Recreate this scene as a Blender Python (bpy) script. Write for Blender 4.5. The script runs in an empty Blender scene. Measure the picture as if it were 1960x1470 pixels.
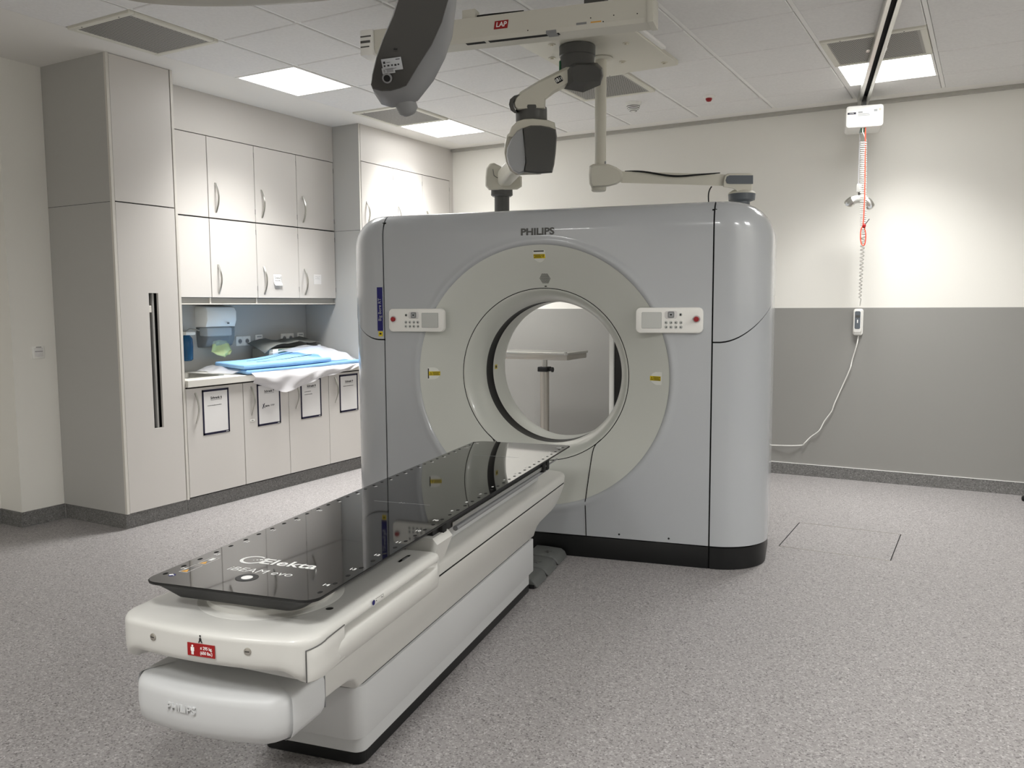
import bpy, bmesh, math, random
from mathutils import Vector, Matrix

random.seed(7)
S = bpy.context.scene
COL = S.collection
R = math.radians
PI = math.pi

# ------------------------------------------------------------------ camera
H = 1.431
FPX = 1609.85
YAW, PIT, ROL = R(-29.63108), R(-5.31526), R(-0.31820)
_f = Vector((math.sin(YAW)*math.cos(PIT), math.cos(YAW)*math.cos(PIT), math.sin(PIT)))
_r = Vector((math.cos(YAW), -math.sin(YAW), 0))
_u = _r.cross(_f)
CR = _r*math.cos(ROL) + _u*math.sin(ROL)
CU = -_r*math.sin(ROL) + _u*math.cos(ROL)
CF = _f
CAM = Vector((0, 0, H))
cd = bpy.data.cameras.new('camera')
cam = bpy.data.objects.new('camera', cd)
COL.objects.link(cam)
cd.sensor_fit = 'HORIZONTAL'; cd.sensor_width = 36.0
cd.lens = FPX*36.0/1960.0
cd.clip_start = 0.05
cam.matrix_world = Matrix(((CR.x, CU.x, -CF.x, 0), (CR.y, CU.y, -CF.y, 0), (CR.z, CU.z, -CF.z, H), (0, 0, 0, 1)))
S.camera = cam

# ------------------------------------------------------------------ world, exposure
W = bpy.data.worlds.new('world'); S.world = W
W.use_nodes = True
W.node_tree.nodes['Background'].inputs[0].default_value = (0.5, 0.5, 0.48, 1)
W.node_tree.nodes['Background'].inputs[1].default_value = 0.05
S.view_settings.view_transform = 'Standard'
S.view_settings.look = 'None'
S.view_settings.gamma = 1.0
S.view_settings.use_curve_mapping = False
S.view_settings.exposure = 0.85
LAMP = 5.5           # glow of the ceiling light diffusers
LAMP_W = 18.0        # watts sent down by each ceiling light
LAMP_SPREAD = R(105) # louvred panels at the back: little light sideways

# ------------------------------------------------------------------ pixel helpers (photo 1960 x 1470)
def ray(x, y):
    return CR*((x-980)/FPX) + CU*(-(y-735)/FPX) + CF
def at_depth(x, y, d):
    return CAM + ray(x, y)*d
def at_z(x, y, z):
    d = ray(x, y); return CAM + d*((z-H)/d.z)
def on_plane(x, y, n, kk):
    d = ray(x, y); n = Vector(n); return CAM + d*((kk-n.dot(CAM))/n.dot(d))
# gantry frame
GA = R(10.6128)
GX = Vector((math.cos(GA), math.sin(GA), 0)); GY = Vector((-math.sin(GA), math.cos(GA), 0))
GK = 4.553
GO = GX*(-1.414) + GY*GK          # floor point under the bore centre on the gantry's front plane
def gl(p):                         # world -> gantry local
    p = Vector(p) - GO; return Vector((p.dot(GX), p.dot(GY), p.z))
def gw(x, y, z):
    return GO + GX*x + GY*y + Vector((0, 0, z))
def on_v(x, y, v):
    return gl(on_plane(x, y, GY, GK+v))

# ------------------------------------------------------------------ materials
MT = {}
def srgb(c):
    return tuple(((v/255.0)/12.92 if v/255.0 <= 0.04045 else ((v/255.0+0.055)/1.055)**2.4) for v in c)
def mat(name, c, rough=0.5, metal=0.0, coat=0.0, spec=0.5, noise=None, bump=None, trans=0.0, ior=1.45, alpha=1.0, coat_rough=0.05):
    m = bpy.data.materials.new(name); m.use_nodes = True
    nt = m.node_tree; b = nt.nodes['Principled BSDF']
    col = srgb(c)+(1,)
    b.inputs['Base Color'].default_value = col
    b.inputs['Roughness'].default_value = rough
    b.inputs['Metallic'].default_value = metal
    b.inputs['Coat Weight'].default_value = coat
    b.inputs['Coat Roughness'].default_value = coat_rough
    b.inputs['Specular IOR Level'].default_value = spec
    b.inputs['Transmission Weight'].default_value = trans
    b.inputs['IOR'].default_value = ior
    b.inputs['Alpha'].default_value = alpha
    if noise:      # (scale, amount)  low contrast value variation
        tc = nt.nodes.new('ShaderNodeTexCoord')
        n = nt.nodes.new('ShaderNodeTexNoise'); n.inputs['Scale'].default_value = noise[0]; n.inputs['Detail'].default_value = 4
        nt.links.new(tc.outputs['Object'], n.inputs['Vector'])
        r = nt.nodes.new('ShaderNodeValToRGB')
        a = noise[1]
        r.color_ramp.elements[0].position = 0.3; r.color_ramp.elements[1].position = 0.7
        r.color_ramp.elements[0].color = tuple(max(0, v*(1-a)) for v in col[:3])+(1,)
        r.color_ramp.elements[1].color = tuple(min(1, v*(1+a)) for v in col[:3])+(1,)
        nt.links.new(n.outputs['Fac'], r.inputs['Fac'])
        nt.links.new(r.outputs['Color'], b.inputs['Base Color'])
    if bump:       # (scale vector, strength, distance)
        tc = nt.nodes.new('ShaderNodeTexCoord')
        mp = nt.nodes.new('ShaderNodeMapping'); mp.inputs['Scale'].default_value = bump[0]
        n = nt.nodes.new('ShaderNodeTexNoise'); n.inputs['Scale'].default_value = 1.0; n.inputs['Detail'].default_value = 3
        bp = nt.nodes.new('ShaderNodeBump'); bp.inputs['Strength'].default_value = bump[1]; bp.inputs['Distance'].default_value = bump[2]
        nt.links.new(tc.outputs['Object'], mp.inputs['Vector']); nt.links.new(mp.outputs['Vector'], n.inputs['Vector'])
        nt.links.new(n.outputs['Fac'], bp.inputs['Height']); nt.links.new(bp.outputs['Normal'], b.inputs['Normal'])
    MT[name] = m
    return m
def emit(name, c, s):
    m = bpy.data.materials.new(name); m.use_nodes = True
    nt = m.node_tree; nt.nodes.remove(nt.nodes['Principled BSDF'])
    e = nt.nodes.new('ShaderNodeEmission'); e.inputs[0].default_value = c+(1,); e.inputs[1].default_value = s
    nt.links.new(e.outputs[0], nt.nodes['Material Output'].inputs[0])
    MT[name] = m
def speckle(name, base, dark, light, scale, rough=0.5, big=None):
    """vinyl flooring: fine chips of three tones"""
    m = bpy.data.materials.new(name); m.use_nodes = True
    nt = m.node_tree; b = nt.nodes['Principled BSDF']; L = nt.links.new
    tc = nt.nodes.new('ShaderNodeTexCoord')
    v = nt.nodes.new('ShaderNodeTexVoronoi'); v.inputs['Scale'].default_value = scale
    L(tc.outputs['Object'], v.inputs['Vector'])
    sep = nt.nodes.new('ShaderNodeSeparateColor'); L(v.outputs['Color'], sep.inputs[0])
    r = nt.nodes.new('ShaderNodeValToRGB'); r.color_ramp.interpolation = 'LINEAR'
    e = r.color_ramp.elements
    e[0].position = 0.0; e[0].color = srgb(dark)+(1,)
    e[1].position = 1.0; e[1].color = srgb(light)+(1,)
    for p in (0.22, 0.78):
        x = e.new(p); x.color = srgb(base)+(1,)
    L(sep.outputs[0], r.inputs['Fac'])
    v2 = nt.nodes.new('ShaderNodeTexNoise'); v2.inputs['Scale'].default_value = scale*0.35; v2.inputs['Detail'].default_value = 5
    L(tc.outputs['Object'], v2.inputs['Vector'])
    mr = nt.nodes.new('ShaderNodeMapRange'); mr.inputs[1].default_value = 0.3; mr.inputs[2].default_value = 0.7; mr.inputs[3].default_value = 0.88; mr.inputs[4].default_value = 1.1
    L(v2.outputs['Fac'], mr.inputs[0])
    mx = nt.nodes.new('ShaderNodeVectorMath'); mx.operation = 'SCALE'
    L(r.outputs['Color'], mx.inputs[0]); L(mr.outputs[0], mx.inputs['Scale'])
    L(mx.outputs[0], b.inputs['Base Color'])
    b.inputs['Roughness'].default_value = rough
    bp = nt.nodes.new('ShaderNodeBump'); bp.inputs['Strength'].default_value = 0.12; bp.inputs['Distance'].default_value = 0.001
    L(sep.outputs[1], bp.inputs['Height']); L(bp.outputs['Normal'], b.inputs['Normal'])
    MT[name] = m

speckle('floor', (155, 151, 150), (102, 99, 98), (190, 187, 186), 190.0, 0.45)
speckle('skirting', (118, 117, 115), (84, 83, 82), (150, 149, 147), 190.0, 0.5)
mat('wall', (236, 234, 227), 0.75, bump=((60, 60, 260), 0.10, 0.002))
mat('dado', (148, 147, 143), 0.6, bump=((60, 60, 260), 0.08, 0.002))
mat('plaster', (236, 234, 229), 0.85)
mat('tile', (232, 231, 229), 0.9, noise=(55, 0.03), bump=((300, 300, 300), 0.15, 0.001))
mat('tbar', (246, 245, 242), 0.5)
mat('void', (32, 32, 32), 0.9)
mat('vent', (168, 166, 160), 0.55, bump=((500, 500, 500), 0.3, 0.001))
mat('vent_frame', (222, 220, 208), 0.45)
mat('hole', (20, 20, 20), 0.8)
emit('panel_light', (1.0, 0.995, 0.98), LAMP)
emit('panel_light_full', (1.0, 0.995, 0.98), LAMP)
mat('door', (208, 204, 199), 0.48, bump=((400, 400, 400), 0.05, 0.0006))
mat('carcass', (182, 181, 177), 0.5, bump=((400, 400, 400), 0.05, 0.0006))
mat('edge', (214, 210, 202), 0.45)
mat('recess', (30, 30, 29), 0.6)
mat('steel', (196, 195, 190), 0.28, metal=1.0)
mat('brushed', (188, 184, 176), 0.38, metal=1.0)
mat('worktop', (214, 211, 203), 0.35)
mat('gantry', (180, 183, 186), 0.22, coat=0.5)
mat('ring', (202, 204, 197), 0.30, coat=0.3)
mat('laser_plate', (224, 225, 219), 0.4)
mat('scan_window', (8, 8, 9), 0.5, spec=0.2)
mat('couch', (206, 205, 200), 0.36, coat=0.15)
mat('couch_grey', (198, 199, 199), 0.42)
mat('black', (14, 15, 16), 0.4)
mat('gap', (8, 8, 8), 0.9)
mat('carbon', (12, 12, 12), 0.04, coat=0.25, spec=0.5, coat_rough=0.02)
mat('carbon_matte', (14, 14, 14), 0.45)
mat('dark_glass', (9, 9, 10), 0.25)
mat('white_plastic', (240, 239, 234), 0.38)
mat('white_print', (245, 245, 243), 0.5)
mat('black_print', (18, 18, 18), 0.6)
mat('grey_print', (120, 120, 120), 0.6)
mat('dark_print', (84, 84, 82), 0.5)
mat('red', (150, 14, 16), 0.5)
mat('red_button', (150, 22, 30), 0.35)
mat('yellow', (214, 190, 20), 0.5)
mat('blue_label', (12, 12, 96), 0.4)
mat('navy', (16, 14, 46), 0.4)
mat('orange', (226, 170, 80), 0.5)
mat('paper', (226, 224, 222), 0.7)
mat('dark_grey', (84, 84, 82), 0.36)
mat('mid_grey', (134, 135, 136), 0.4)
mat('light_grey', (168, 170, 172), 0.38)
mat('cover_dark', (58, 57, 54), 0.55)
mat('slate', (98, 104, 110), 0.4)
mat('arm_white', (216, 213, 200), 0.38)
mat('cream', (214, 209, 192), 0.4)
mat('laser_body', (210, 208, 197), 0.5)
mat('pedal', (96, 98, 96), 0.55)
mat('green_plastic', (30, 110, 70), 0.4)
mat('towel', (206, 220, 160), 0.9)
mat('clear_plastic', (225, 232, 236), 0.25, trans=0.75, ior=1.2)
mat('film', (236, 236, 240), 0.3, trans=0.45, ior=1.12, alpha=0.75)
mat('film_white', (232, 230, 232), 0.4, trans=0.2, ior=1.1, alpha=0.92)
mat('foam_blue', (146, 194, 238), 0.6, noise=(8, 0.06))
mat('box_flap', (112, 114, 110), 0.8)
mat('box_grey', (150, 150, 142), 0.8)
mat('box_green', (66, 118, 108), 0.7)
mat('soap_blue', (24, 92, 140), 0.2, trans=0.3)
mat('red_cord', (224, 80, 56), 0.5)
mat('rubber', (22, 22, 22), 0.7)
mat('screen', (196, 198, 194), 0.15)
mat('lamp_back', (150, 146, 130), 0.5)

# ------------------------------------------------------------------ mesh helpers
def rrect(x0, x1, y0, y1, r, n=6):
    """rounded rectangle, ccw; r a number or (bl, br, tr, tl)"""
    if not isinstance(r, (tuple, list)): r = (r,)*4
    out = []
    for (cx, cy, rr, a0) in ((x0, y0, r[0], 180), (x1, y0, r[1], 270), (x1, y1, r[2], 0), (x0, y1, r[3], 90)):
        sx = cx+rr if cx == x0 else cx-rr
        sy = cy+rr if cy == y0 else cy-rr
        if rr <= 0: out.append((cx, cy)); continue
        for i in range(n+1):
            a = R(a0+90*i/n); out.append((sx+rr*math.cos(a), sy+rr*math.sin(a)))
    return out
def circle(r, n=32, cx=0, cy=0):
    return [(cx+r*math.cos(2*PI*i/n), cy+r*math.sin(2*PI*i/n)) for i in range(n)]
def lerp(a, b, t): return a+(b-a)*t
def interp(tab, x):
    if x <= tab[0][0]: return tab[0][1]
    for (a, b), (c, d) in zip(tab, tab[1:]):
        if x <= c: return lerp(b, d, (x-a)/(c-a))
    return tab[-1][1]
def smooth(t):
    t = max(0, min(1, t)); return t*t*(3-2*t)
def spline(pts, n=8):
    """Catmull-Rom through 3D points"""
    P = [Vector(p) for p in pts]; out = []
    for i in range(len(P)-1):
        a = P[max(i-1, 0)]; b = P[i]; c = P[i+1]; d = P[min(i+2, len(P)-1)]
        for j in range(n):
            t = j/n
            out.append(0.5*((2*b)+(c-a)*t+(2*a-5*b+4*c-d)*t*t+(3*b-a-3*c+d)*t*t*t))
    out.append(P[-1]); return out

class MB:
    def __init__(s): s.bm = bmesh.new()
    def merge(s, other, mx=None):
        if mx is not None: bmesh.ops.transform(other, matrix=mx, verts=other.verts)
        me = bpy.data.meshes.new('tmp'); other.to_mesh(me); other.free()
        s.bm.from_mesh(me); bpy.data.meshes.remove(me); return s
    def box(s, x0, x1, y0, y1, z0, z1, bev=0, seg=2, mx=None):
        b = bmesh.new(); bmesh.ops.create_cube(b, size=1)
        for v in b.verts: v.co = Vector(((x0+x1)/2+v.co.x*(x1-x0), (y0+y1)/2+v.co.y*(y1-y0), (z0+z1)/2+v.co.z*(z1-z0)))
        if bev: bmesh.ops.bevel(b, geom=list(b.edges), offset=bev, segments=seg, profile=0.5, affect='EDGES', clamp_overlap=True)
        return s.merge(b, mx)
    def prism(s, pts, a0, a1, axis='z', bev=0, seg=2, mx=None):
        """pts 2D polygon; axis z:(x,y) y:(x,z) x:(y,z)"""
        def P(p, a):
            return {'z': (p[0], p[1], a), 'y': (p[0], a, p[1]), 'x': (a, p[0], p[1])}[axis]
        b = bmesh.new()
        lo = [b.verts.new(P(p, a0)) for p in pts]; hi = [b.verts.new(P(p, a1)) for p in pts]
        n = len(pts)
        f0 = b.faces.new(lo[::-1]); f1 = b.faces.new(hi)
        for i in range(n): b.faces.new((lo[i], lo[(i+1) % n], hi[(i+1) % n], hi[i]))
        bmesh.ops.recalc_face_normals(b, faces=b.faces)
        if bev:
            ed = set(f0.edges) | set(f1.edges)
            bmesh.ops.bevel(b, geom=list(ed), offset=bev, segments=seg, profile=0.5, affect='EDGES', clamp_overlap=True)
        return s.merge(b, mx)
    def loft(s, rings, cap0=True, cap1=True, closed=True, mx=None):
        b = bmesh.new()
        V = [[b.verts.new(p) for p in r] for r in rings]
        n = len(rings[0])
        for a, c in zip(V, V[1:]):
            for i in range(n if closed else n-1):
                j = (i+1) % n
                b.faces.new((a[i], a[j], c[j], c[i]))
        if cap0: b.faces.new(V[0][::-1])
        if cap1: b.faces.new(V[-1])
        bmesh.ops.recalc_face_normals(b, faces=b.faces)
        return s.merge(b, mx)
    def grid(s, rows, mx=None, flip=False):
        b = bmesh.new()
        V = [[b.verts.new(p) for p in r] for r in rows]
        for a, c in zip(V, V[1:]):
            for i in range(len(a)-1):
                f = (a[i], a[i+1], c[i+1], c[i])
                b.faces.new(f[::-1] if flip else f)
        return s.merge(b, mx)
    def lathe(s, prof, n=48, axis='z', c=(0, 0, 0), cap0=False, cap1=False, mx=None):
        rings = []
        for r, h in prof:
            ring = []
            for i in range(n):
                a = 2*PI*i/n; x, y = r*math.cos(a), r*math.sin(a)
                ring.append({'z': (c[0]+x, c[1]+y, c[2]+h), 'y': (c[0]+x, c[1]+h, c[2]+y), 'x': (c[0]+h, c[1]+x, c[2]+y)}[axis])
            rings.append(ring)
        return s.loft(rings, cap0, cap1, True, mx)
    def cyl(s, p, q, r, r2=None, n=24, bev=0):
        p, q = Vector(p), Vector(q); r2 = r if r2 is None else r2
        d = (q-p); L = d.length; d.normalize()
        m = d.to_track_quat('Z', 'Y').to_matrix().to_4x4(); m.translation = p
        pr = [(r, 0), (r2, L)] if not bev else [(r-bev, 0), (r, bev), (r2, L-bev), (r2-bev, L)]
        return s.lathe(pr, n, 'z', (0, 0, 0), True, True, m)
    def tube(s, path, r, n=8):
        P = [Vector(p) for p in path]; rings = []
        t0 = (P[1]-P[0]).normalized()
        up = Vector((0, 0, 1)) if abs(t0.z) < 0.9 else Vector((1, 0, 0))
        nx = t0.cross(up).normalized()
        for i, p in enumerate(P):
            t = (P[min(i+1, len(P)-1)]-P[max(i-1, 0)]).normalized()
            nx = (nx-t*nx.dot(t)).normalized(); ny = t.cross(nx)
            rr = r(i/(len(P)-1)) if callable(r) else r
            rings.append([p+nx*(rr*math.cos(2*PI*k/n))+ny*(rr*math.sin(2*PI*k/n)) for k in range(n)])
        return s.loft(rings)
    def poly(s, pts):
        b = bmesh.new(); b.faces.new([b.verts.new(p) for p in pts]); return s.merge(b)
    def weld(s, d=1e-5):
        bmesh.ops.remove_doubles(s.bm, verts=s.bm.verts, dist=d); return s
    def build(s, name, m, parent=None, ang=35, smooth_=True, fix=False):
        if fix: bmesh.ops.recalc_face_normals(s.bm, faces=s.bm.faces)
        me = bpy.data.meshes.new(name); s.bm.to_mesh(me); s.bm.free()
        if smooth_:
            me.polygons.foreach_set('use_smooth', [True]*len(me.polygons))
            me.set_sharp_from_angle(angle=R(ang))
        me.materials.append(MT[m] if isinstance(m, str) else m)
        o = bpy.data.objects.new(name, me); COL.objects.link(o)
        if parent: o.parent = parent
        return o
def tag(o, label=None, cat=None, group=None, kind=None):
    if label: o['label'] = label
    if cat: o['category'] = cat
    if group: o['group'] = group
    if kind: o['kind'] = kind
    return o
def thing(name, label, cat, loc=(0, 0, 0), rz=0, group=None):
    o = bpy.data.objects.new(name, None); COL.objects.link(o)
    o.empty_display_size = 0.1
    o.location = loc; o.rotation_euler = (0, 0, rz)
    return tag(o, label, cat, group)
def struct(o): return tag(o, kind='structure')
def frame_mx(o, x, y):
    """matrix with origin o, x and y axes"""
    x = Vector(x).normalized(); y = Vector(y); y = (y-x*y.dot(x)).normalized(); z = x.cross(y)
    return Matrix(((x.x, y.x, z.x, o[0]), (x.y, y.y, z.y, o[1]), (x.z, y.z, z.z, o[2]), (0, 0, 0, 1)))
def text(s, size, m, parent, mx, bold=0.0, width=None, ext=0.0006, align='CENTER', name='lettering', shear=0.0, squeeze=1.0):
    c = bpy.data.curves.new('t', 'FONT'); c.body = s; c.size = size; c.extrude = ext; c.offset = bold*size
    c.align_x = align; c.align_y = 'CENTER'; c.shear = shear; c.resolution_u = 3
    o = bpy.data.objects.new('t', c)
    me = bpy.data.meshes.new_from_object(o)
    bpy.data.objects.remove(o); bpy.data.curves.remove(c)
    me.name = name
    xs = [v.co.x for v in me.vertices]
    if width and xs:
        k = width/(max(xs)-min(xs))
    else: k = squeeze
    for v in me.vertices: v.co.x *= k
    me.materials.clear(); me.materials.append(MT[m])
    q = bpy.data.objects.new(name, me); COL.objects.link(q)
    if parent: q.parent = parent
    q.matrix_local = mx
    return q
def copy_tree(o, parent=None):
    c = o.copy(); COL.objects.link(c)
    if parent: c.parent = parent
    for ch in list(o.children): copy_tree(ch, c)
    return c
def place(o, mx):
    o.matrix_local = mx; return o
def panel_hole(x0, x1, z0, z1, hx0, hx1, hz0, hz1, t):
    """slab in the xz plane (y from -t to 0) with a rectangular hole"""
    m = MB()
    for a, b, c, d in ((x0, hx0, z0, z1), (hx1, x1, z0, z1), (hx0, hx1, z0, hz0), (hx0, hx1, hz1, z1)):
        m.box(a, b, -t, 0, c, d)
    return m

# ================================================================== ROOM
ZC = 3.0
XL, XR, YB, YF = -5.47, 2.5, 7.25, -2.2          # left wall, right wall, back wall, front wall (behind the camera)
XF = -4.80                                        # face of the fitted cupboards
floor = struct(MB().box(-6.2, XR, YF, YB, -0.05, 0).build('floor', 'floor'))
# service hatch set into the floor
hx0, hx1, hy0, hy1 = -1.045, -0.432, 5.028, 5.652
h = MB()
for a, b, c, d in ((hx0, hx1, hy0, hy0+0.004), (hx0, hx1, hy1-0.004, hy1)):
    h.box(a, b, c, d, -0.001, 0.0012)
h.build('hatch_trim', 'brushed', floor)
h = MB()
for a, b, c, d in ((hx0, hx0+0.005, hy0, hy1), (hx1-0.005, hx1, hy0, hy1)):
    h.box(a, b, c, d, -0.001, 0.0008)
h.build('hatch_gap', 'gap', floor)
wb = struct(MB().box(XL-0.2, XR+0.1, YB, YB+0.1, 0, ZC+0.1).build('wall_back', 'wall'))
MB().box(XF+0.003, XR, YB-0.004, YB, 0.09, 1.40, 0.0015, 1).build('dado_panel', 'dado', wb)
struct(MB().box(XF+0.003, XR, YB-0.0115, YB, 0.097, 0.1005).build('trim_2', 'tbar'))
bb = MB().box(XF+0.003, XR, YB-0.010, YB, 0, 0.097)
struct(bb.build('baseboard_back', 'skirting'))
wr = struct(MB().box(XR, XR+0.1, YF, YB+0.1, 0, ZC+0.1).build('wall_right', 'wall'))
MB().box(XR-0.004, XR, YF, YB-0.01, 0.09, 1.40).build('dado_panel', 'dado', wr)
struct(MB().box(-6.2, XR, YF-0.1, YF, 0, ZC+0.1).build('wall_front', 'wall'))
# left wall: runs behind the cupboards, then a corner that steps back beside the tall cupboard
struct(MB().box(-6.2, XL, 3.115, YB, 0, ZC+0.1).build('wall_left', 'wall'))
struct(MB().box(-6.2, -5.71, YF, 3.115, 0, ZC+0.1).build('wall_niche', 'wall'))
bl = MB()
for p, q in (((-5.71, YF), (-5.71, 3.115)), ((-5.71, 3.115), (XL+0.008, 3.115)), ((XL, 3.115), (XL, 3.405))):
    x0, x1 = sorted((p[0], q[0])); y0, y1 = sorted((p[1], q[1]))
    if x0 == x1: bl.box(x0, x0+0.008, y0, y1, 0, 0.10)
    else: bl.box(x0, x1, y0-0.008, y0, 0, 0.10)
struct(bl.build('baseboard_left', 'skirting'))
# ceiling: slab above, plaster borders, tiles and bars as parts
ceil = struct(MB().box(-6.2, XR, YF, YB, ZC+0.03, ZC+0.1).build('ceiling', 'void'))
gxs = [-0.372-0.607*k for k in range(7)]; gxs = [-4.58]+gxs[::-1]      # x grid lines
gxs += [-0.372+0.607*k for k in range(1, 5)]
gys = [3.005+0.6065*k for k in range(-8, 7)]
gys = [y for y in gys if y > YF+0.1]
gy_end, gx_end = 7.06, gxs[-1]
MB().box(-6.2, -4.58, YF, YB, ZC, ZC+0.03).build('plaster_border', 'plaster', ceil)
MB().box(-4.58, XR, gy_end, YB, ZC, ZC+0.03).build('plaster_border', 'plaster', ceil)
MB().box(gx_end, XR, YF, gy_end, ZC, ZC+0.03).build('plaster_border', 'plaster', ceil)
MB().box(-4.58, gx_end, YF, gys[0], ZC, ZC+0.03).build('plaster_border', 'plaster', ceil)
tr = MB().box(XF+0.003, XR, YB-0.035, YB, ZC-0.028, ZC, 0.002, 1)
mat('trim', (176, 174, 167), 0.5)
struct(tr.build('trim_1', 'trim'))
for x in gxs[1:-1]:
    MB().box(x-0.012, x+0.012, gys[0], gy_end, ZC+0.001, ZC+0.02).build('grid_bar', 'tbar', ceil)
for y in gys[1:]:
    MB().box(-4.58, gx_end, y-0.006, y+0.006, ZC+0.0015, ZC+0.02).build('grid_bar', 'tbar', ceil)

special = {}       # (ix, iy) -> light / vent
def cell(x, y):
    ix = max(i for i in range(len(gxs)) if gxs[i] <= x); iy = max(i for i in range(len(gys)) if gys[i] <= y)
    return ix, iy
LIGHTS = [(-4.3, 4.5, 'bright square ceiling light above the wall cupboards next to plain tiles on all sides'),
          (-4.3, 6.3, 'bright square ceiling light beside a vent above the far cupboards'),
          (-0.7, 6.3, 'bright square ceiling light crossed by the lifting rail'),
          (-0.7, 0.3, 'square ceiling light behind the foot end of the couch'),
          (-2.5, -0.9, 'unseen square ceiling light added as fill near the front wall, left of the couch'),  # out of view, added to fill the left wall and tall cupboard side
          (1.45, 3.9, 'square ceiling light near the middle of the right wall'),
          (1.45, 2.1, 'square ceiling light right of the couch near the right wall')]
VENTS = [(-4.3, 3.3, 'grey perforated ceiling vent with white frame above the tall cupboard'),
         (-4.3, 5.7, 'perforated ceiling vent next to a light above the far cupboards'),
         (-0.7, 5.7, 'perforated ceiling vent crossed by the lifting rail'),
         (-2.5, 5.7, 'perforated ceiling vent behind the white pole, near the smoke detector')]
for k_, (x, y, l) in enumerate(LIGHTS): special[cell(x, y)] = ('light', l, k_ < 3)
for x, y, l in VENTS: special[cell(x, y)] = ('vent', l)
def tile_mesh(w, d):
    m = MB().box(-w/2, w/2, -d/2, d/2, -0.006, 0.015, 0.004, 1)
    return m
cache = {}
for ix in range(len(gxs)-1):
    for iy in range(len(gys)):
        x0, x1 = gxs[ix], gxs[ix+1]; y0 = gys[iy]; y1 = gys[iy+1] if iy+1 < len(gys) else gy_end
        w, d = x1-x0-0.030, y1-y0-0.010
        cx, cy = (x0+x1)/2, (y0+y1)/2
        sp = special.get((ix, iy))
        if sp is None:
            key = (round(w, 3), round(d, 3))
            if key not in cache:
                o = tile_mesh(w, d).build('ceiling_tile', 'tile', ceil); cache[key] = o.data
            else:
                o = bpy.data.objects.new('ceiling_tile', cache[key]); COL.objects.link(o); o.parent = ceil
            o.location = (cx, cy, ZC)
        elif sp[0] == 'light':
            t = thing('ceiling_light', sp[1], 'ceiling light', (cx, cy, ZC), 0, 'ceiling light panels')
            a, b = w/2, d/2
            f = MB()
            for p, q, r_, s_ in ((-a, a, -b, -b+0.014), (-a, a, b-0.014, b), (-a, -a+0.014, -b+0.014, b-0.014), (a-0.014, a, -b+0.014, b-0.014)):
                f.box(p, q, r_, s_, -0.006, 0.02)
            f.build('frame', 'tbar', t)
            MB().box(-a+0.014, a-0.014, -b+0.014, b-0.014, -0.003, 0.015).build('diffuser', 'panel_light' if sp[2] else 'panel_light_full', t)
            ld = bpy.data.lights.new('panel_lamp', 'AREA'); ld.shape = 'RECTANGLE'; ld.size = 2*a-0.03; ld.size_y = 2*b-0.03
            ld.energy = LAMP_W*(1.0 if sp[2] else 1.22); ld.spread = LAMP_SPREAD if sp[2] else R(165); ld.color = (1.0, 0.995, 0.98)
            lo_ = bpy.data.objects.new('panel_lamp', ld); COL.objects.link(lo_); lo_.parent = t; lo_.location = (0, 0, -0.008)
        else:
            t = thing('ceiling_vent', sp[1], 'vent', (cx, cy, ZC), 0, 'perforated ceiling vents')
            a, b = w/2, d/2; e = 0.035
            f = MB()
            for p, q, r_, s_ in ((-a, a, -b, -b+e), (-a, a, b-e, b), (-a, -a+e, -b+e, b-e), (a-e, a, -b+e, b-e)):
                f.box(p, q, r_, s_, -0.016, 0.012, 0.004, 1)
            f.build('frame', 'vent_frame', t)
            MB().box(-a+e, a-e, -b+e, b-e, -0.011, 0.01).build('perforated_plate', 'vent', t)
            hb = MB(); n = 34           # real rows of perforations, joined
            for i in range(n):
                for j in range(n):
                    px = -a+e+0.012+(2*(a-e)-0.024)*(i+0.5*(j % 2))/n; py = -b+e+0.012+(2*(b-e)-0.024)*j/(n-1)
                    c = [(px+0.0042*math.cos(k*PI/3), py+0.0042*math.sin(k*PI/3), -0.0115) for k in range(6)]
                    hb.poly(c[::-1])
            tag(hb.build('perforations', 'hole', t, smooth_=False), kind='stuff')
            for q in (-1, 1):
                MB().lathe([(0.004, -0.017), (0.004, -0.0155)], 8, 'z', (q*a*0.6, -b+e/2, 0), True, True).build('screw', 'hole', t)

# ================================================================== FITTED CUPBOARDS (left)
# local helper: boxes given as depth x (negative = into the wall), y along the wall
Z0 = 0.10
def handle_mesh():
    pts = []
    for i in range(13):
        t = i/12; pts.append((0.034*math.sin(PI*t)+0.0, 0, -0.11+0.22*t))
    m = MB()
    rings = []
    for i, p in enumerate(pts):
        w = 0.006; th = 0.004
        rings.append([(p[0]-th, -w, p[2]), (p[0]-th, w, p[2]), (p[0]+th, w, p[2]), (p[0]+th, -w, p[2])])
    m.loft(rings)
    return m
_h = handle_mesh().build('handle', 'steel'); HANDLE = _h.data; bpy.data.objects.remove(_h)
def gap_back(parent, xf, y0, y1, z0, z1):
    MB().box(xf-0.0199, xf-0.0188, y0, y1, z0, z1).build('door_gap_shade', 'gap', parent)  # black backing plate, paints the shade between doors and under the worktop
def door(parent, xf, y0, y1, z0, z1, hy=None, hz=None, name='door', g=0.0028):
    d = MB().box(xf-0.018, xf, y0+g, y1-g, z0+g, z1-g, 0.0012, 1).build(name, 'door', parent)
    if hy is not None:
        hd = bpy.data.objects.new('handle', HANDLE); COL.objects.link(hd); hd.parent = d
        hd.location = (xf, hy, hz); tag(hd, 'curved chrome bow handle')
    return d
def plinth(parent, xf, y0, y1):
    MB().box(xf-0.06, xf-0.025, y0, y1, 0, Z0).build('plinth', 'skirting', parent)

XB = XL+0.002      # wall behind
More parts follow.
